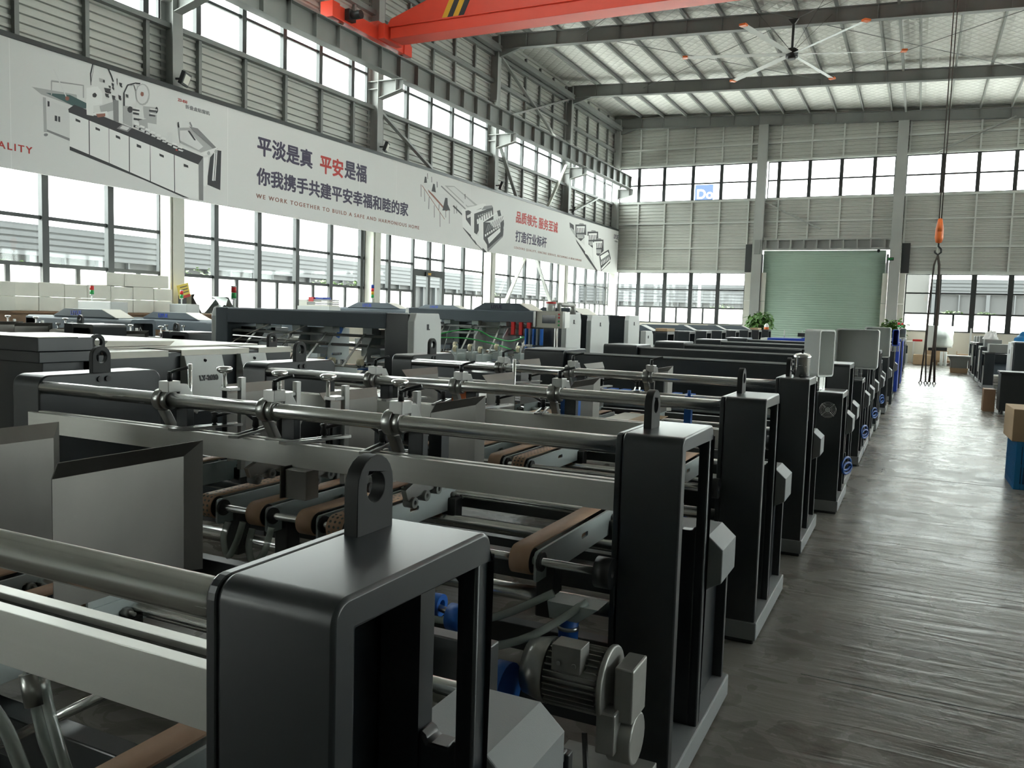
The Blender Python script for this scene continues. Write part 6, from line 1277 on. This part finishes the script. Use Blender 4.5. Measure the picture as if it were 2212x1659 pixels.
# farther second-row machines: low frames with hooded beams
def low_portal(y, label, hood=True, zt=1.36, x1=-5.3):
    u = thing('low_portal', label, 'machine', (0, y, 0), group='low portals far down the second row')
    MB().plate('x', [(0, zt-0.32), (0, zt-0.02), (0.02, zt), (0.4, zt), (0.4, zt-0.32)], -8.5, x1-0.3).build('portal_beam', 'dark_paint', u, bevel=0.006)
    for xx, n_ in ((x1, 'right_end_frame'), (-8.5, 'left_end_frame')):
        MB().plate('x', [(0, 0)] + arc(0.04, zt-0.04, 0.04, 180, 90) + arc(0.61, zt-0.04, 0.04, 90, 0) + [(0.65, 0), (0.59, 0), (0.59, zt-0.07), (0.06, zt-0.07), (0.06, 0)], xx-0.3, xx).build(n_, 'dark_paint', u, bevel=0.005)
    if hood:
        h = MB().plate('y', [(-7.4, zt), (-7.15, zt+0.13), (-5.95, zt+0.13), (-5.65, zt)], 0.0, 0.4).build('beam_hood', 'slate_paint', u, bevel=0.004)
        MB().plate('y', [(-5.945, zt+0.13), (-5.65, zt), (-5.64, zt+0.006), (-5.94, zt+0.138)], 0.0, 0.4).build('hood_end', 'light_paint', h)
    for z in (0.75, 0.95): MB().cyl((-8.3, 0.2, z), (x1-0.3, 0.2, z), 0.04, 12).build('roller', 'steel', u)
    for k in range(3): MB().box(-8.0+0.9*k, -7.95+0.9*k, -0.2, 0.5, 0.85, 1.05).build('folding_unit', 'plate_grey', u)
    return u
for i, (y, h_) in enumerate(((19.2, 1), (21.3, 0), (23.2, 1), (25.2, 0), (27.3, 1), (29.5, 0), (31.6, 1), (33.8, 0))):
    low_portal(y, '%s far dark low portal, %s, counted from the white side panels' % (('first', 'second', 'third', 'fourth', 'fifth', 'sixth', 'seventh', 'eighth')[i], 'with sloped hood' if h_ else 'without hood'), bool(h_))
lc = thing('leaning_cover', 'small light grey chamfered side cover standing beyond the last tall white side panel', 'cover', (-5.3, 17.5, 0))
MB().plate('x', [(0, 0), (0.75, 0), (0.55, 1.3), (0.45, 1.38), (0, 1.38)], -0.12, 0).build('panel', 'light_paint', lc, bevel=0.008)
MB().box(-0.005, 0.006, 0.15, 0.21, 1.22, 1.28).build('emblem', 'ink_black', lc)

# ================================================================ third row along the left windows
G3 = 'machines of the third row by the left windows'
def hooded(y, x0, x1, label, zt=1.40, hx=None, group=G3, d=0.42):
    u = thing('hooded_machine', label, 'machine', (0, y, 0), group=group)
    MB().plate('x', [(0, zt-0.22), (0, zt-0.04), (0.05, zt), (d, zt), (d, zt-0.22)], x0, x1-0.3).build('portal_beam', 'slate_paint', u, bevel=0.012)
    MB().plate('x', rrect(-0.02, d+0.02, 0.03, zt-0.01, 0.05), x1-0.3, x1, [rrect(0.03, d-0.03, 0.2, zt-0.07, 0.03)]).build('right_end_frame', 'slate_paint', u, bevel=0.008)
    MB().box(x1-0.24, x1-0.2, 0.0, d, 0.1, zt-0.05).build('inner_plate', 'black_plastic', u)
    MB().tube([(x1-0.1, 0.12, 0.9), (x1-0.08, 0.14, zt-0.3), (x1-0.08, 0.22, zt-0.13), (x1-0.08, 0.3, zt-0.3), (x1-0.1, 0.32, 0.9)], 0.008, 8).build('cable_loop', 'light_paint', u)
    MB().box(x0, x0+0.25, 0, d, 0.03, zt-0.02).build('left_end_frame', 'slate_paint', u, bevel=0.01)
    if hx:
        h = MB().plate('y', [(hx-0.75, zt), (hx-0.45, zt+0.125), (hx+0.42, zt+0.125), (hx+0.75, zt)], 0.02, 0.36).build('beam_hood', 'slate_paint', u, bevel=0.004)
        MB().plate('y', [(hx+0.425, zt+0.125), (hx+0.75, zt), (hx+0.757, zt+0.004), (hx+0.43, zt+0.132)], 0.02, 0.36).build('hood_end', 'cream_sheet', h)
        t = text('LIYUE', 0.1, 'cover_blue', 'lettering', h, 0.003); t.location = (hx-0.3, 0.017, zt+0.025); t.rotation_euler = (pi/2, 0, 0)
    for z, r in ((zt-0.36, 0.03), (0.85, 0.035), (0.7, 0.02)): MB().cyl((x0+0.25, -0.15, z), (x1-0.3, -0.15, z), r, 12).build('crossbar', 'chrome', u)
    for k in range(4):
        x = x0+0.5+k*(x1-x0-0.9)/4; w = MB().box(x-0.012, x+0.012, -0.35, 0.3, 0.75, 0.98).cyl((x+0.05, -0.1, 0.95), (x+0.05, -0.1, zt-0.12), 0.01, 8).cyl((x+0.05, -0.1, zt-0.14), (x+0.05, -0.1, zt-0.11), 0.035, 12).box(x-0.05, x+0.08, -0.2, 0.0, zt-0.34, zt-0.26)
        w.build('folding_unit', 'steel', u)
    return u
hooded(9.0, -13.4, -10.87, 'slate grey hooded machine in front of the left half of the carton stacks', hx=-12.0)
hooded(11.6, -14.4, -11.7, 'slate grey hooded machine below the tilted yellow sign', zt=1.36, hx=-13.0)
hooded(14.3, -14.4, -11.2, 'slate grey hooded machine mostly hidden behind the nearest gluing portal', zt=1.36)
hooded(16.3, -13.0, -9.4, 'slate grey machine with blue hood seen above the nearest gluing portal', zt=1.70, hx=-11.6)
hooded(19.5, -13.0, -9.4, 'slate grey hooded machine seen between the two large gluing portals', zt=1.72, hx=-11.7)
for y, z, x0, x1, l in ((7.2, 1.36, -9.95, -9.4, 'small dark open frame with lifting eye behind the stepped cabinet'), (8.1, 1.28, -9.2, -8.72, 'small dark open frame with lifting eye behind the cream-topped machine')):
    u = thing('open_frame_machine', l, 'machine', (0, y, 0), group=G3)
    MB().plate('y', rrect(x0+0.14, x1, 0.03, z, 0.04), 0, 0.5, [rrect(x0+0.18, x1-0.05, 0.2, z-0.05, 0.03)]).build('frame', 'dark_paint', u, bevel=0.006)
    MB().box(x0+0.15, x1-0.02, 0.2, 0.24, 0.05, z-0.02).box(x0, x0+0.14, 0, 0.5, 0.03, z).build('back_plate', 'dark_paint', u)
    MB().plate('y', [(x0-0.02, z-0.003), (x0+0.08, z-0.003)] + arc(x0+0.03, z+0.06, 0.05, 0, 180, 8), 0.2, 0.23, [circ(x0+0.03, z+0.06, 0.028, 12)]).build('lifting_eye', 'dark_paint', u)
    MB().cyl((x0-3.0, 0.1, z-0.12), (x0, 0.1, z-0.12), 0.033, 14).build('crossbar', 'chrome', u)
    MB().box(x0-3.0, x0, 0.0, 0.06, z-0.3, z-0.2).build('slotted_beam', 'aluminium', u)
    for k in range(3): guide_plate(u, x0-0.4-0.6*k, -0.4, 0.1, z-0.4, z-0.01); knob_post(u, x0-0.25-0.6*k, 0.2, z-0.3, z+0.06)
    MB().box(x0-3.2, x0-3.0, 0, 0.5, 0, z).build('left_end_frame', 'dark_paint', u)
for nm, y, x0, x1, l, th in (('electric_cabinet', 10.0, -13.45, -12.6, 'white electric cabinet with a red and green signal lamp in front of the cartons', -13.23), ('electric_cabinet', 12.62, -14.12, -13.63, 'white electric cabinet with a signal lamp right under the yellow sign', -13.9)):
    u = thing(nm, l, 'cabinet', (0, y, 0), group='electric cabinets of the third row')
    MB().box(x0, x1, 0, 0.35, 0, 1.655).build('case', 'light_paint', u, bevel=0.01); tower_light(u, th, 0.12, 1.655)
g5 = [o for o in bpy.data.objects if o.name.startswith('hooded_machine')][3]
tower_light(g5, -11.75, 0.2, 1.82, ('cover_blue', 'red_plastic', 'hazard_yellow', 'green_plastic'))

# ================================================================ the sill shelf, cartons and sheet-metal parts
shf = tag(MB().box(-15.22, -14.55, 8.0, 16.5, 1.40, 1.442).box(-15.2, -14.62, 8.0, 16.4, 0, 1.40).build('sill_shelf', 'wood', bevel=0.004), 'long brown shelf below the left windows carrying white cartons', 'shelf')
def carton(y0, y1, z0, h, label, x0=-15.1, x1=-14.62, m='white_card', group='white cartons on the sill shelf'):
    c = thing('carton', label, 'carton', ((x0+x1)/2, (y0+y1)/2, z0), group=group); w = (x1-x0)/2-0.002; l = (y1-y0)/2-0.004
    MB().box(-w, w, -l, l, 0.0, h-0.004).build('box', m, c, bevel=0.006)
    MB().box(-0.025, 0.025, -l-0.001, l+0.001, h-0.005, h-0.0025).build('tape', 'cream_sheet', c)
    return c
lo_ = [9.6, 10.08, 10.6, 11.08, 11.61, 12.14, 12.66, 13.15]; ords = ('first', 'second', 'third', 'fourth', 'fifth', 'sixth', 'seventh')
for i in range(7):
    carton(lo_[i], lo_[i+1], 1.443, 0.265, 'white carton in the bottom layer, %s after the end carton on the sill shelf' % ords[i])
    carton(lo_[i], lo_[i+1], 1.709, 0.255+0.012*(i % 2), 'white carton in the second layer, %s after the end carton on the sill shelf' % ords[i])
carton(11.52, 11.93, 1.977, 0.26, 'white carton on top of the stacks, the left of the topmost two'); carton(11.935, 13.05, 1.977, 0.265, 'long white carton on top of the stacks, right of the topmost two')
carton(9.0, 9.53, 1.443, 0.255, 'white end carton at the left picture edge, lower', -14.95, -14.3); carton(9.0, 9.53, 1.70, 0.26, 'white end carton at the left picture edge, upper', -14.95, -14.3)
for o in [k for k in bpy.data.objects if k.name.startswith('carton') and k.get('category')][-2:]: o.location.x -= 0.15
ys = thing('warning_sign', 'tilted yellow warning sign with dark lines beside the column', 'sign', (-14.62, 13.42, 1.443))
MB().obox((0.02, 0.02, 0.50), (0.012, 0.32, 0.30), (0.25, 0, 0)).build('board', 'yellow_sign', ys); MB().obox((0.027, 0.06, 0.38), (0.004, 0.28, 0.06), (0.25, 0, 0)).build('colour_band', 'ink_red', ys)
for k in range(3): MB().obox((0.028, 0.01+0.018*k, 0.59-0.06*k), (0.003, 0.2, 0.018), (0.25, 0, 0)).build('lettering', 'ink_black', ys)
MB().box(-0.02, 0.0, -0.1, 0.12, 0, 0.4).build('stand', 'black_plastic', ys)
DG = 'sheet metal chutes on the sill shelf'
def chute(y, pts, label, w=0.35, m='plate_grey', dx=0.0):
    c = thing('metal_chute', label, 'metal part', (-14.85+dx, y, 1.443), group=DG)
    MB().strip('x', pts, -w/2, w/2).build('folded_sheet', m, c, solid=0.006)
    MB().plate('x', pts + [(pts[-1][0], 0.0), (pts[0][0], 0.0)] if False else pts, -w/2, -w/2+0.004).build('cheek', 'mullion', c)
chute(13.7, [(0.0, 0.0), (0.0, 0.42), (0.10, 0.44), (0.06, 0.36), (0.30, 0.02)], 'dark sheet metal chute leaning beside the yellow sign', 0.4, 'dark_steel')
chute(14.1, [(0.0, 0.02), (0.10, 0.10), (0.34, 0.34), (0.44, 0.24), (0.28, 0.02)], 'pale box shaped sheet metal chute tilted in the middle of the chutes')
chute(14.3, [(0.0, 0.0), (0.22, 0.22), (0.30, 0.20), (0.36, 0.0)], 'low curved sheet metal chute lying at the shelf edge', 0.18, dx=0.27)
chute(14.66, [(0.0, 0.0), (0.14, 0.36), (0.04, 0.41), (0.16, 0.40), (0.30, 0.2), (0.34, 0.0)], 'tall curved sheet metal chute at the right end of the chutes', 0.4)
eg = thing('egg_tray_stack', 'stack of patterned trays with red and blue items above the nearest gluing portal', 'trays', (-12.2, 15.15, 0))
MB().box(-0.5, 0.4, -0.2, 0.2, 0, 1.70).build('stand', 'light_paint', eg)
for k in range(4): MB().box(-0.25, 0.38, -0.18, 0.18, 1.70+0.04*k, 1.732+0.04*k).build('tray', 'ink_mid' if k % 2 else 'white_card', eg)
MB().box(-0.5, -0.27, -0.15, 0.15, 1.70, 1.84).build('white_block', 'white_card', eg); MB().box(-0.2, -0.06, -0.185, 0.1, 1.80, 1.90).build('red_item', 'red_plastic', eg); MB().box(-0.02, 0.2, -0.17, 0.1, 1.855, 1.90).build('blue_item', 'cover_blue', eg)

# ================================================================ far end of the row and of the hall
bp_ = thing('blue_covered_press', 'long machine under a bright blue cover with raised right part', 'machine', (0, 22.5, 0))
MB().plate('y', [(-3.55, 1.06), (-3.55, 1.25), (-2.72, 1.26), (-2.45, 1.36), (-2.1, 1.40), (-0.95, 1.40), (-0.95, 1.06)], 0, 0.9).build('cover', 'cover_blue', bp_, bevel=0.008)
MB().box(-3.72, -3.555, 0.0, 0.9, 1.06, 1.24).build('end_cap', 'white_paint', bp_); MB().box(-3.7, -0.75, 0.05, 0.85, 0, 1.06).build('body', 'dark_paint', bp_)
MB().box(-2.85, -2.5, 0.4, 0.6, 1.30, 1.40).build('control_unit', 'black_plastic', bp_)
for x in (-3.2, -2.75, -2.3): MB().cyl((x, 0.5, 1.2), (x, 0.5, 1.46), 0.012, 8).build('pin', 'steel', bp_)
for x in (-2.0, -1.85): MB().cyl((x, -0.008, 1.33), (x, 0.0, 1.33), 0.03, 10).build('button', 'ink_red', bp_)
AG = 'cover panels at the far aisle end'
for y, dy, z0, z1, m_, x1, l in ((21.2, 1.2, 0.06, 1.18, 'white_paint', -0.50, 'white aisle side panel before the blue ones'), (22.9, 1.2, 0.02, 1.25, 'cover_blue', -0.42, 'tall blue aisle side panel, nearer of two'), (25.0, 1.2, 0.1, 1.30, 'cover_blue', -0.37, 'tall blue aisle side panel, farther of two'),
                          (27.0, 1.2, 0.15, 1.15, 'white_paint', -0.42, 'white aisle side panel past the blue ones')):
    p = thing('aisle_side_panel', l, 'panel', (0, y, 0), group=AG); MB().plate('x', [(0.02, z0), (dy, z0), (dy, z1-0.2), (dy-0.15, z1), (0.02, z1)], x1-0.1, x1).build('panel', m_, p, bevel=0.008); MB().box(x1-0.25, x1-0.1, 0.1, dy-0.1, 0.0, z1-0.1).build('frame', 'dark_paint', p)
display(19.2, -0.50, -0.38, 0.4, 1.24, 1.58, 1.12, 'narrow blue display housing at the far aisle end', 0, 'cover_blue'); display(24.4, -0.48, -0.31, 0.3, 1.34, 1.60, 1.26, 'white display housing farthest along the aisle', 0)
for o in [k for k in bpy.data.objects if k.name.startswith('display_housing') and k.get('category')][-2:]: MB().box(-0.05, 0.0, 0.1, 0.3, -o.location.z+0.001, 0).build('pedestal', 'dark_paint', o)
for i, (y, x1) in enumerate(((28.4, -0.45), (30.3, -0.45), (32.2, -0.42), (34.1, -0.42))):
    u = thing('aisle_cabinet', ('first', 'second', 'third', 'fourth')[i]+' dark aisle cabinet beyond the blue side panels', 'cabinet', (0, y, 0), group='dark cabinets at the far aisle end')
    MB().box(x1-0.7, x1, 0, 0.9, 0.08, 1.2).box(x1-0.6, x1-0.05, 0.05, 0.85, 0, 0.08).build('case', 'dark_paint', u, bevel=0.01)
    MB().box(x1-0.25, x1-0.02, 0.1, 0.8, 1.2, 1.5).build('top_unit', 'light_paint' if i % 2 == 0 else 'slate_paint', u, bevel=0.01)
    MB().box(x1, x1+0.02, 0.1, 0.4, 0.3, 1.0).build('door', 'light_paint' if i == 1 else 'slate_paint', u)
    if i in (0, 2): tower_light(u, x1-0.14, 0.4, 1.5)
def plant(name, x, y, h, r, seed, m, label, droop):
    p = thing(name, label, 'plant', (x, y, 0)); l = MB(); leaf_cloud(l, (0, 0, h-r*0.75), (r, r, r*0.8), 420, 0.26, seed, droop); l.build('leaves', m, p)
    MB().cyl((0, 0, 0.35), (0.03, 0, h-r*0.6), 0.03, 8).build('stem', 'wood', p); MB().lathe([(0, 0), (0.16, 0), (0.22, 0.4), (0.20, 0.4), (0.19, 0.35), (0, 0.35)], n=18).build('pot', 'brown_iron', p)
plant('potted_plant', -6.6, 39.5, 2.15, 0.62, 3, 'leaf', 'dark green potted plant at the left side of the roller shutter', 0.5)
plant('potted_plant', -1.0, 39.5, 1.95, 0.55, 4, 'leaf_bright', 'bright green potted plant right of the roller shutter', 0.2)
pr_ = thing('printing_machine', 'white machine under a clear plastic sheet standing on a pallet at the aisle end', 'machine', (0.2, 41.6, 0))
MB().box(0.12, 0.38, 0, 0.7, 0.75, 1.74).box(0.38, 1.0, 0.1, 0.7, 0.8, 1.25).box(0.42, 1.0, 0.3, 0.7, 1.25, 1.7).build('body', 'white_paint', pr_, bevel=0.01)
MB().box(0.4, 0.98, 0.02, 0.1, 1.25, 1.36).box(0.2, 0.95, 0.1, 0.6, 0.62, 0.78).build('feed_slot', 'black_plastic', pr_); MB().box(0.1, 1.0, 0.05, 0.65, 0.2, 0.62).build('plinth', 'carton', pr_)
sheet = MB(); rnd = random.Random(5); n_ = 14
for i in range(n_):
    for j in range(10):
        x = 0.42+0.72*i/(n_-1)+(0.02 if j else 0); z = 1.73-0.95*j/9; sheet.v.append((x+rnd.uniform(-0.02, 0.02), -0.03-0.10*(j/9)+rnd.uniform(-0.04, 0.03), z))
for i in range(n_-1):
    for j in range(9): a = i*10+j; sheet.f.append([a, a+1, a+11, a+10]); sheet.sm.append(True); sheet.mi.append(0)
sheet.build('plastic_sheet', 'clear_film', pr_, solid=0.002)
pal = thing('paper_pallet', 'low brown wrapped paper stack on a pallet under the white machine', 'pallet', (0.75, 41.9, 0))
MB().box(-0.85, 0.7, -0.55, 0.6, 0.12, 0.195).build('top', 'wood', pal)
for x in (-0.7, 0, 0.6): MB().box(x-0.06, x+0.06, -0.5, 0.55, 0, 0.12).build('bearer', 'wood', pal)
pw = tag(MB().box(-0.8, -0.02, -0.35, 0.35, 0, 0.45).build('wrapped_paper', 'carton', None, (0.55, 41.2, 0), 0.04), 'brown wrapped bundle of paper before the white machine at the aisle end', 'bundle')
pw.location = (0.62, 40.9, 0)
for x, l in ((0.93, 'white paper roll standing before the plastic sheet, the left one'), (1.08, 'white paper roll standing before the plastic sheet, the right one')):
    tag(MB().cyl((0, 0, 0), (0, 0, 0.62), 0.065, 18).ring((0, 0, 0.62), (0, 0, 0.622), 0.06, 0.02, 18).build('paper_roll', 'white_paint', None, (x, 40.6, 0)), l, 'roll', 'white paper rolls')
tb = thing('work_table', 'white work table under the far window with red books on it', 'table', (-0.35, 42.0, 0))
MB().box(-1.0, 0.2, 0, 0.7, 0.96, 1.0).build('tabletop', 'white_paint', tb)
for x in (-0.95, 0.15):
    for y in (0.05, 0.62): MB().box(x-0.03, x+0.03, y-0.03, y+0.03, 0, 0.96).build('leg', 'white_paint', tb)
tag(MB().box(-0.2, 0.2, -0.12, 0.12, 0, 0.09).build('book_pile', 'red_plastic', None, (-0.05, 42.1, 1.001)), 'small red and white book pile on the white table', 'books')
mn = thing('monitor', 'dark flat monitor standing under the white table', 'monitor', (-0.65, 41.6, 0)); MB().box(-0.22, 0.22, -0.03, 0.03, 0.45, 0.8).build('screen', 'screen', mn); MB().box(-0.25, 0.25, -0.2, 0.2, 0, 0.42).build('stand_box', 'light_paint', mn)
tag(MB().box(-0.35, 0.35, -0.3, 0.3, 0, 0.5).box(-0.35, -0.33, -0.3, 0.3, 0.5, 0.62).box(0.33, 0.35, -0.3, 0.3, 0.5, 0.66).build('open_carton', 'carton', None, (1.9, 42.3, 0)), 'brown open carton on the floor right of the white machine', 'carton')
tag(MB().box(-0.035, 0.035, -0.03, 0.03, 0, 1.66).box(-0.09, 0.09, -0.09, 0.09, 0, 0.03).build('white_post', 'white_paint', None, (1.85, 38, 0), 0.004), 'thin white post standing behind the right dark machines', 'post')
bs = thing('board_stack', 'dark waisted stack of boards and trays on brown packing in the aisle', 'stack', (1.38, 35.1, 0))
MB().plate('y', [(-0.25, 0.0), (0.3, 0.0), (0.32, 0.18), (-0.28, 0.18)], -0.2, 0.3).build('packing', 'carton', bs); MB().plate('y', [(-0.27, 0.18), (0.28, 0.18), (0.29, 0.45), (0.36, 0.6), (-0.36, 0.6), (-0.28, 0.45)], -0.2, 0.3).build('trays', 'dark_steel', bs, bevel=0.01)
MB().box(-0.4, 0.4, -0.25, 0.35, 0.6, 0.64).build('top_board', 'white_paint', bs)

# right side of the aisle
RG = 'dark machines on the right of the aisle'
for i, (y, x0, w, zt, l) in enumerate(((35.6, 1.78, 0.7, 1.15, 'farthest'), (33.4, 1.74, 0.8, 1.17, 'fifth'), (31.2, 1.70, 0.9, 1.20, 'fourth'), (28.9, 1.70, 1.0, 1.12, 'third'), (26.4, 1.66, 1.2, 1.02, 'second'))):
    u = thing('end_frame_machine', l+' dark machine of the right row, counted from the aisle entrance', 'machine', (x0, y, 0), group=RG); d_ = 1.2
    MB().plate('x', [(0, 0.05)] + arc(0.05, zt-0.05, 0.05, 180, 90) + arc(d_-0.05, zt-0.05, 0.05, 90, 0) + [(d_, 0.05), (d_-0.07, 0.05), (d_-0.07, zt-0.08), (0.07, zt-0.08), (0.07, 0.05)], 0, 0.25).build('left_end_frame', 'dark_paint', u, bevel=0.006)
    MB().box(0.03, 0.22, 0.07, d_-0.07, 0.1, zt*0.6).build('inner_plate', 'dark_paint', u); MB().box(-0.02, 0.27, -0.01, d_+0.4, 0.02, 0.11).build('base_rail', 'cover_grey', u)
    MB().box(0.25, w+1.6, 0.1, 0.6, zt-0.3, zt-0.05).build('cross_beam', 'dark_paint', u, bevel=0.008); MB().box(0.25, w+1.6, 0.2, 0.7, 0.4, 0.8).build('lower_body', 'slate_paint', u)
    if i in (1, 3): MB().plate('x', [(0.1, 0.35), (0.5, 0.35), (0.38, zt-0.1), (0.2, zt-0.1)], -0.02, 0).build('tilted_panel', 'light_paint', u)
    MB().box(0.1, 0.55, 0.1, 0.8, zt-0.02, zt+0.22).build('feeder_unit', 'dark_steel', u, bevel=0.01)
for i, (x, y, z1, l) in enumerate(((2.05, 23.8, 1.36, 'tall'), (2.42, 22.6, 1.10, 'low'))):
    u = thing('panel_machine', l+' dark machine with light grey side panel at the right edge', 'machine', (x, y, 0), group='grey panelled machines at the right edge')
    MB().box(0.05, 1.6, 0, 0.9, 0, z1).build('body', 'dark_paint', u, bevel=0.03); MB().plate('x', [(0, 0.2), (0.9, 0.2), (0.9, z1-0.12), (0.8, z1-0.02), (0.1, z1-0.02), (0, z1-0.12)], 0.0, 0.05).build('side_panel', 'light_paint', u, bevel=0.01); MB().box(-0.006, 0.0, 0.3, 0.4, z1-0.3, z1-0.2).build('emblem', 'ink_black', u)
bc = thing('black_cabinet', 'black cabinet on castors behind the carton on the right', 'cabinet', (1.48, 18.7, 0))
MB().box(0, 1.5, 0, 0.6, 0.07, 0.80).build('case', 'black_paint', bc, bevel=0.01); MB().box(-0.02, 1.5, -0.02, 0.65, 0.80, 0.835).build('top', 'black_plastic', bc); MB().box(0.62, 0.63, -0.004, 0, 0.1, 0.78).build('door_gap', 'black_plastic', bc)
for x in (0.06, 1.4):
    for y in (0.06, 0.54): MB().cyl((x-0.02, y, 0.04), (x+0.02, y, 0.04), 0.04, 12).build('castor', 'black_plastic', bc)
tag(MB().box(-0.09, 0.12, -0.1, 0.3, 0, 0.45).build('wood_block', 'wood', None, (1.33, 19.3, 0), 0.006), 'brown wooden block standing beside the black cabinet', 'block')
def lump(name, m, label, cat, loc, r, seed):
    rnd = random.Random(seed); b = MB(); nu, nv = 22, 12
    ph = [rnd.uniform(0, 6) for _ in range(6)]
    for j in range(nv+1):
        t_ = pi/2*(1-j/nv)
        for i in range(nu):
            a = 2*pi*i/nu; w = 1+0.16*sin(3*a+ph[0]+3*t_)+0.12*sin(5*a+ph[1]-4*t_)+0.08*sin(9*a+ph[2]+7*t_); b.v.append((r[0]*w*cos(a)*sin(pi/2-t_+0.0), r[1]*w*sin(a)*sin(pi/2-t_), r[2]*w*sin(t_)))
    for j in range(nv):
        for i in range(nu): b.f.append([j*nu+i, j*nu+(i+1) % nu, (j+1)*nu+(i+1) % nu, (j+1)*nu+i]); b.sm.append(True); b.mi.append(0)
    return tag(b.build(name, m, None, loc), label, cat)
lump('blue_tarpaulin', 'crate_blue', 'crumpled bright blue plastic sheet on the machines at the right edge', 'sheet', (2.75, 26.7, 1.24), (0.42, 0.4, 0.30), 3)
lump('plastic_bag', 'ink_white', 'white and blue plastic bag lying on a dark machine on the right', 'bag', (1.98, 29.4, 1.345), (0.18, 0.2, 0.22), 5)
crt = thing('plastic_crate', 'blue slatted plastic crate on the floor at the right edge', 'crate', (0.98, 10.0, 0), 0.02)
w, d_, h = 0.62, 0.75, 0.50; c = MB()
c.box(0, w, 0, d_, 0.0, 0.015)
for z0, z1 in ((0.0, 0.06), (0.235, 0.265), (h-0.05, h)):
    c.box(0, w, 0, 0.012, z0, z1); c.box(0, w, d_-0.012, d_, z0, z1); c.box(0, 0.012, 0, d_, z0, z1); c.box(w-0.012, w, 0, d_, z0, z1)
for k in range(11): x = k*(w-0.014)/10; c.box(x, x+0.014, -0.004, 0.01, 0, h); c.box(x, x+0.014, d_-0.01, d_+0.004, 0, h)
for k in range(13): y = k*(d_-0.014)/12; c.box(-0.004, 0.01, y, y+0.014, 0, h); c.box(w-0.01, w+0.004, y, y+0.014, 0, h)
for x in (0, w-0.05): c.box(x, x+0.05, -0.003, 0.02, 0, h)
c.build('crate_wall', 'crate_blue', crt, bevel=0.002)
MB().box(0.015, w-0.015, 0.015, d_-0.015, 0.016, h-0.02).build('inner_block', 'crate_blue_deep', crt)  # solid block in a darker crate blue, setting off the slats
bxo = thing('cardboard_box', 'brown cardboard box standing on the blue crate', 'carton', (0.93, 9.98, 0.502), 0.03)
MB().box(0, 0.66, 0, 0.7, 0, 0.335).build('box', 'carton', bxo, bevel=0.006); MB().box(0.3, 0.36, -0.001, 0.701, 0.334, 0.3365).build('tape', 'cream_sheet', bxo)
for i, (x, y, z, l) in enumerate(((-5.45, 20.95, 1.362, 'left'), (-5.5, 32.0, 1.362, 'right'))):
    tag(MB().box(-0.14, 0.14, -0.35, 0.35, 0, 0.07).build('brown_carton', 'carton', None, (x, y+0.62-0.5 if i else 19.55, z), 0.004), 'flat brown carton lying on a far low portal, the %s one' % ('nearer' if i == 0 else 'farther'), 'carton')
ex = thing('fire_bottle', 'small white bottle with orange base on a far dark frame by the plant', 'bottle', (-5.45, 34.2, 1.362))
MB().cyl((0, 0, 0), (0, 0, 0.1), 0.09, 14).build('base', 'orange_plastic', ex); MB().lathe([(0.09, 0.1), (0.09, 0.16), (0.04, 0.24), (0, 0.25)], n=14).build('top', 'white_paint', ex)
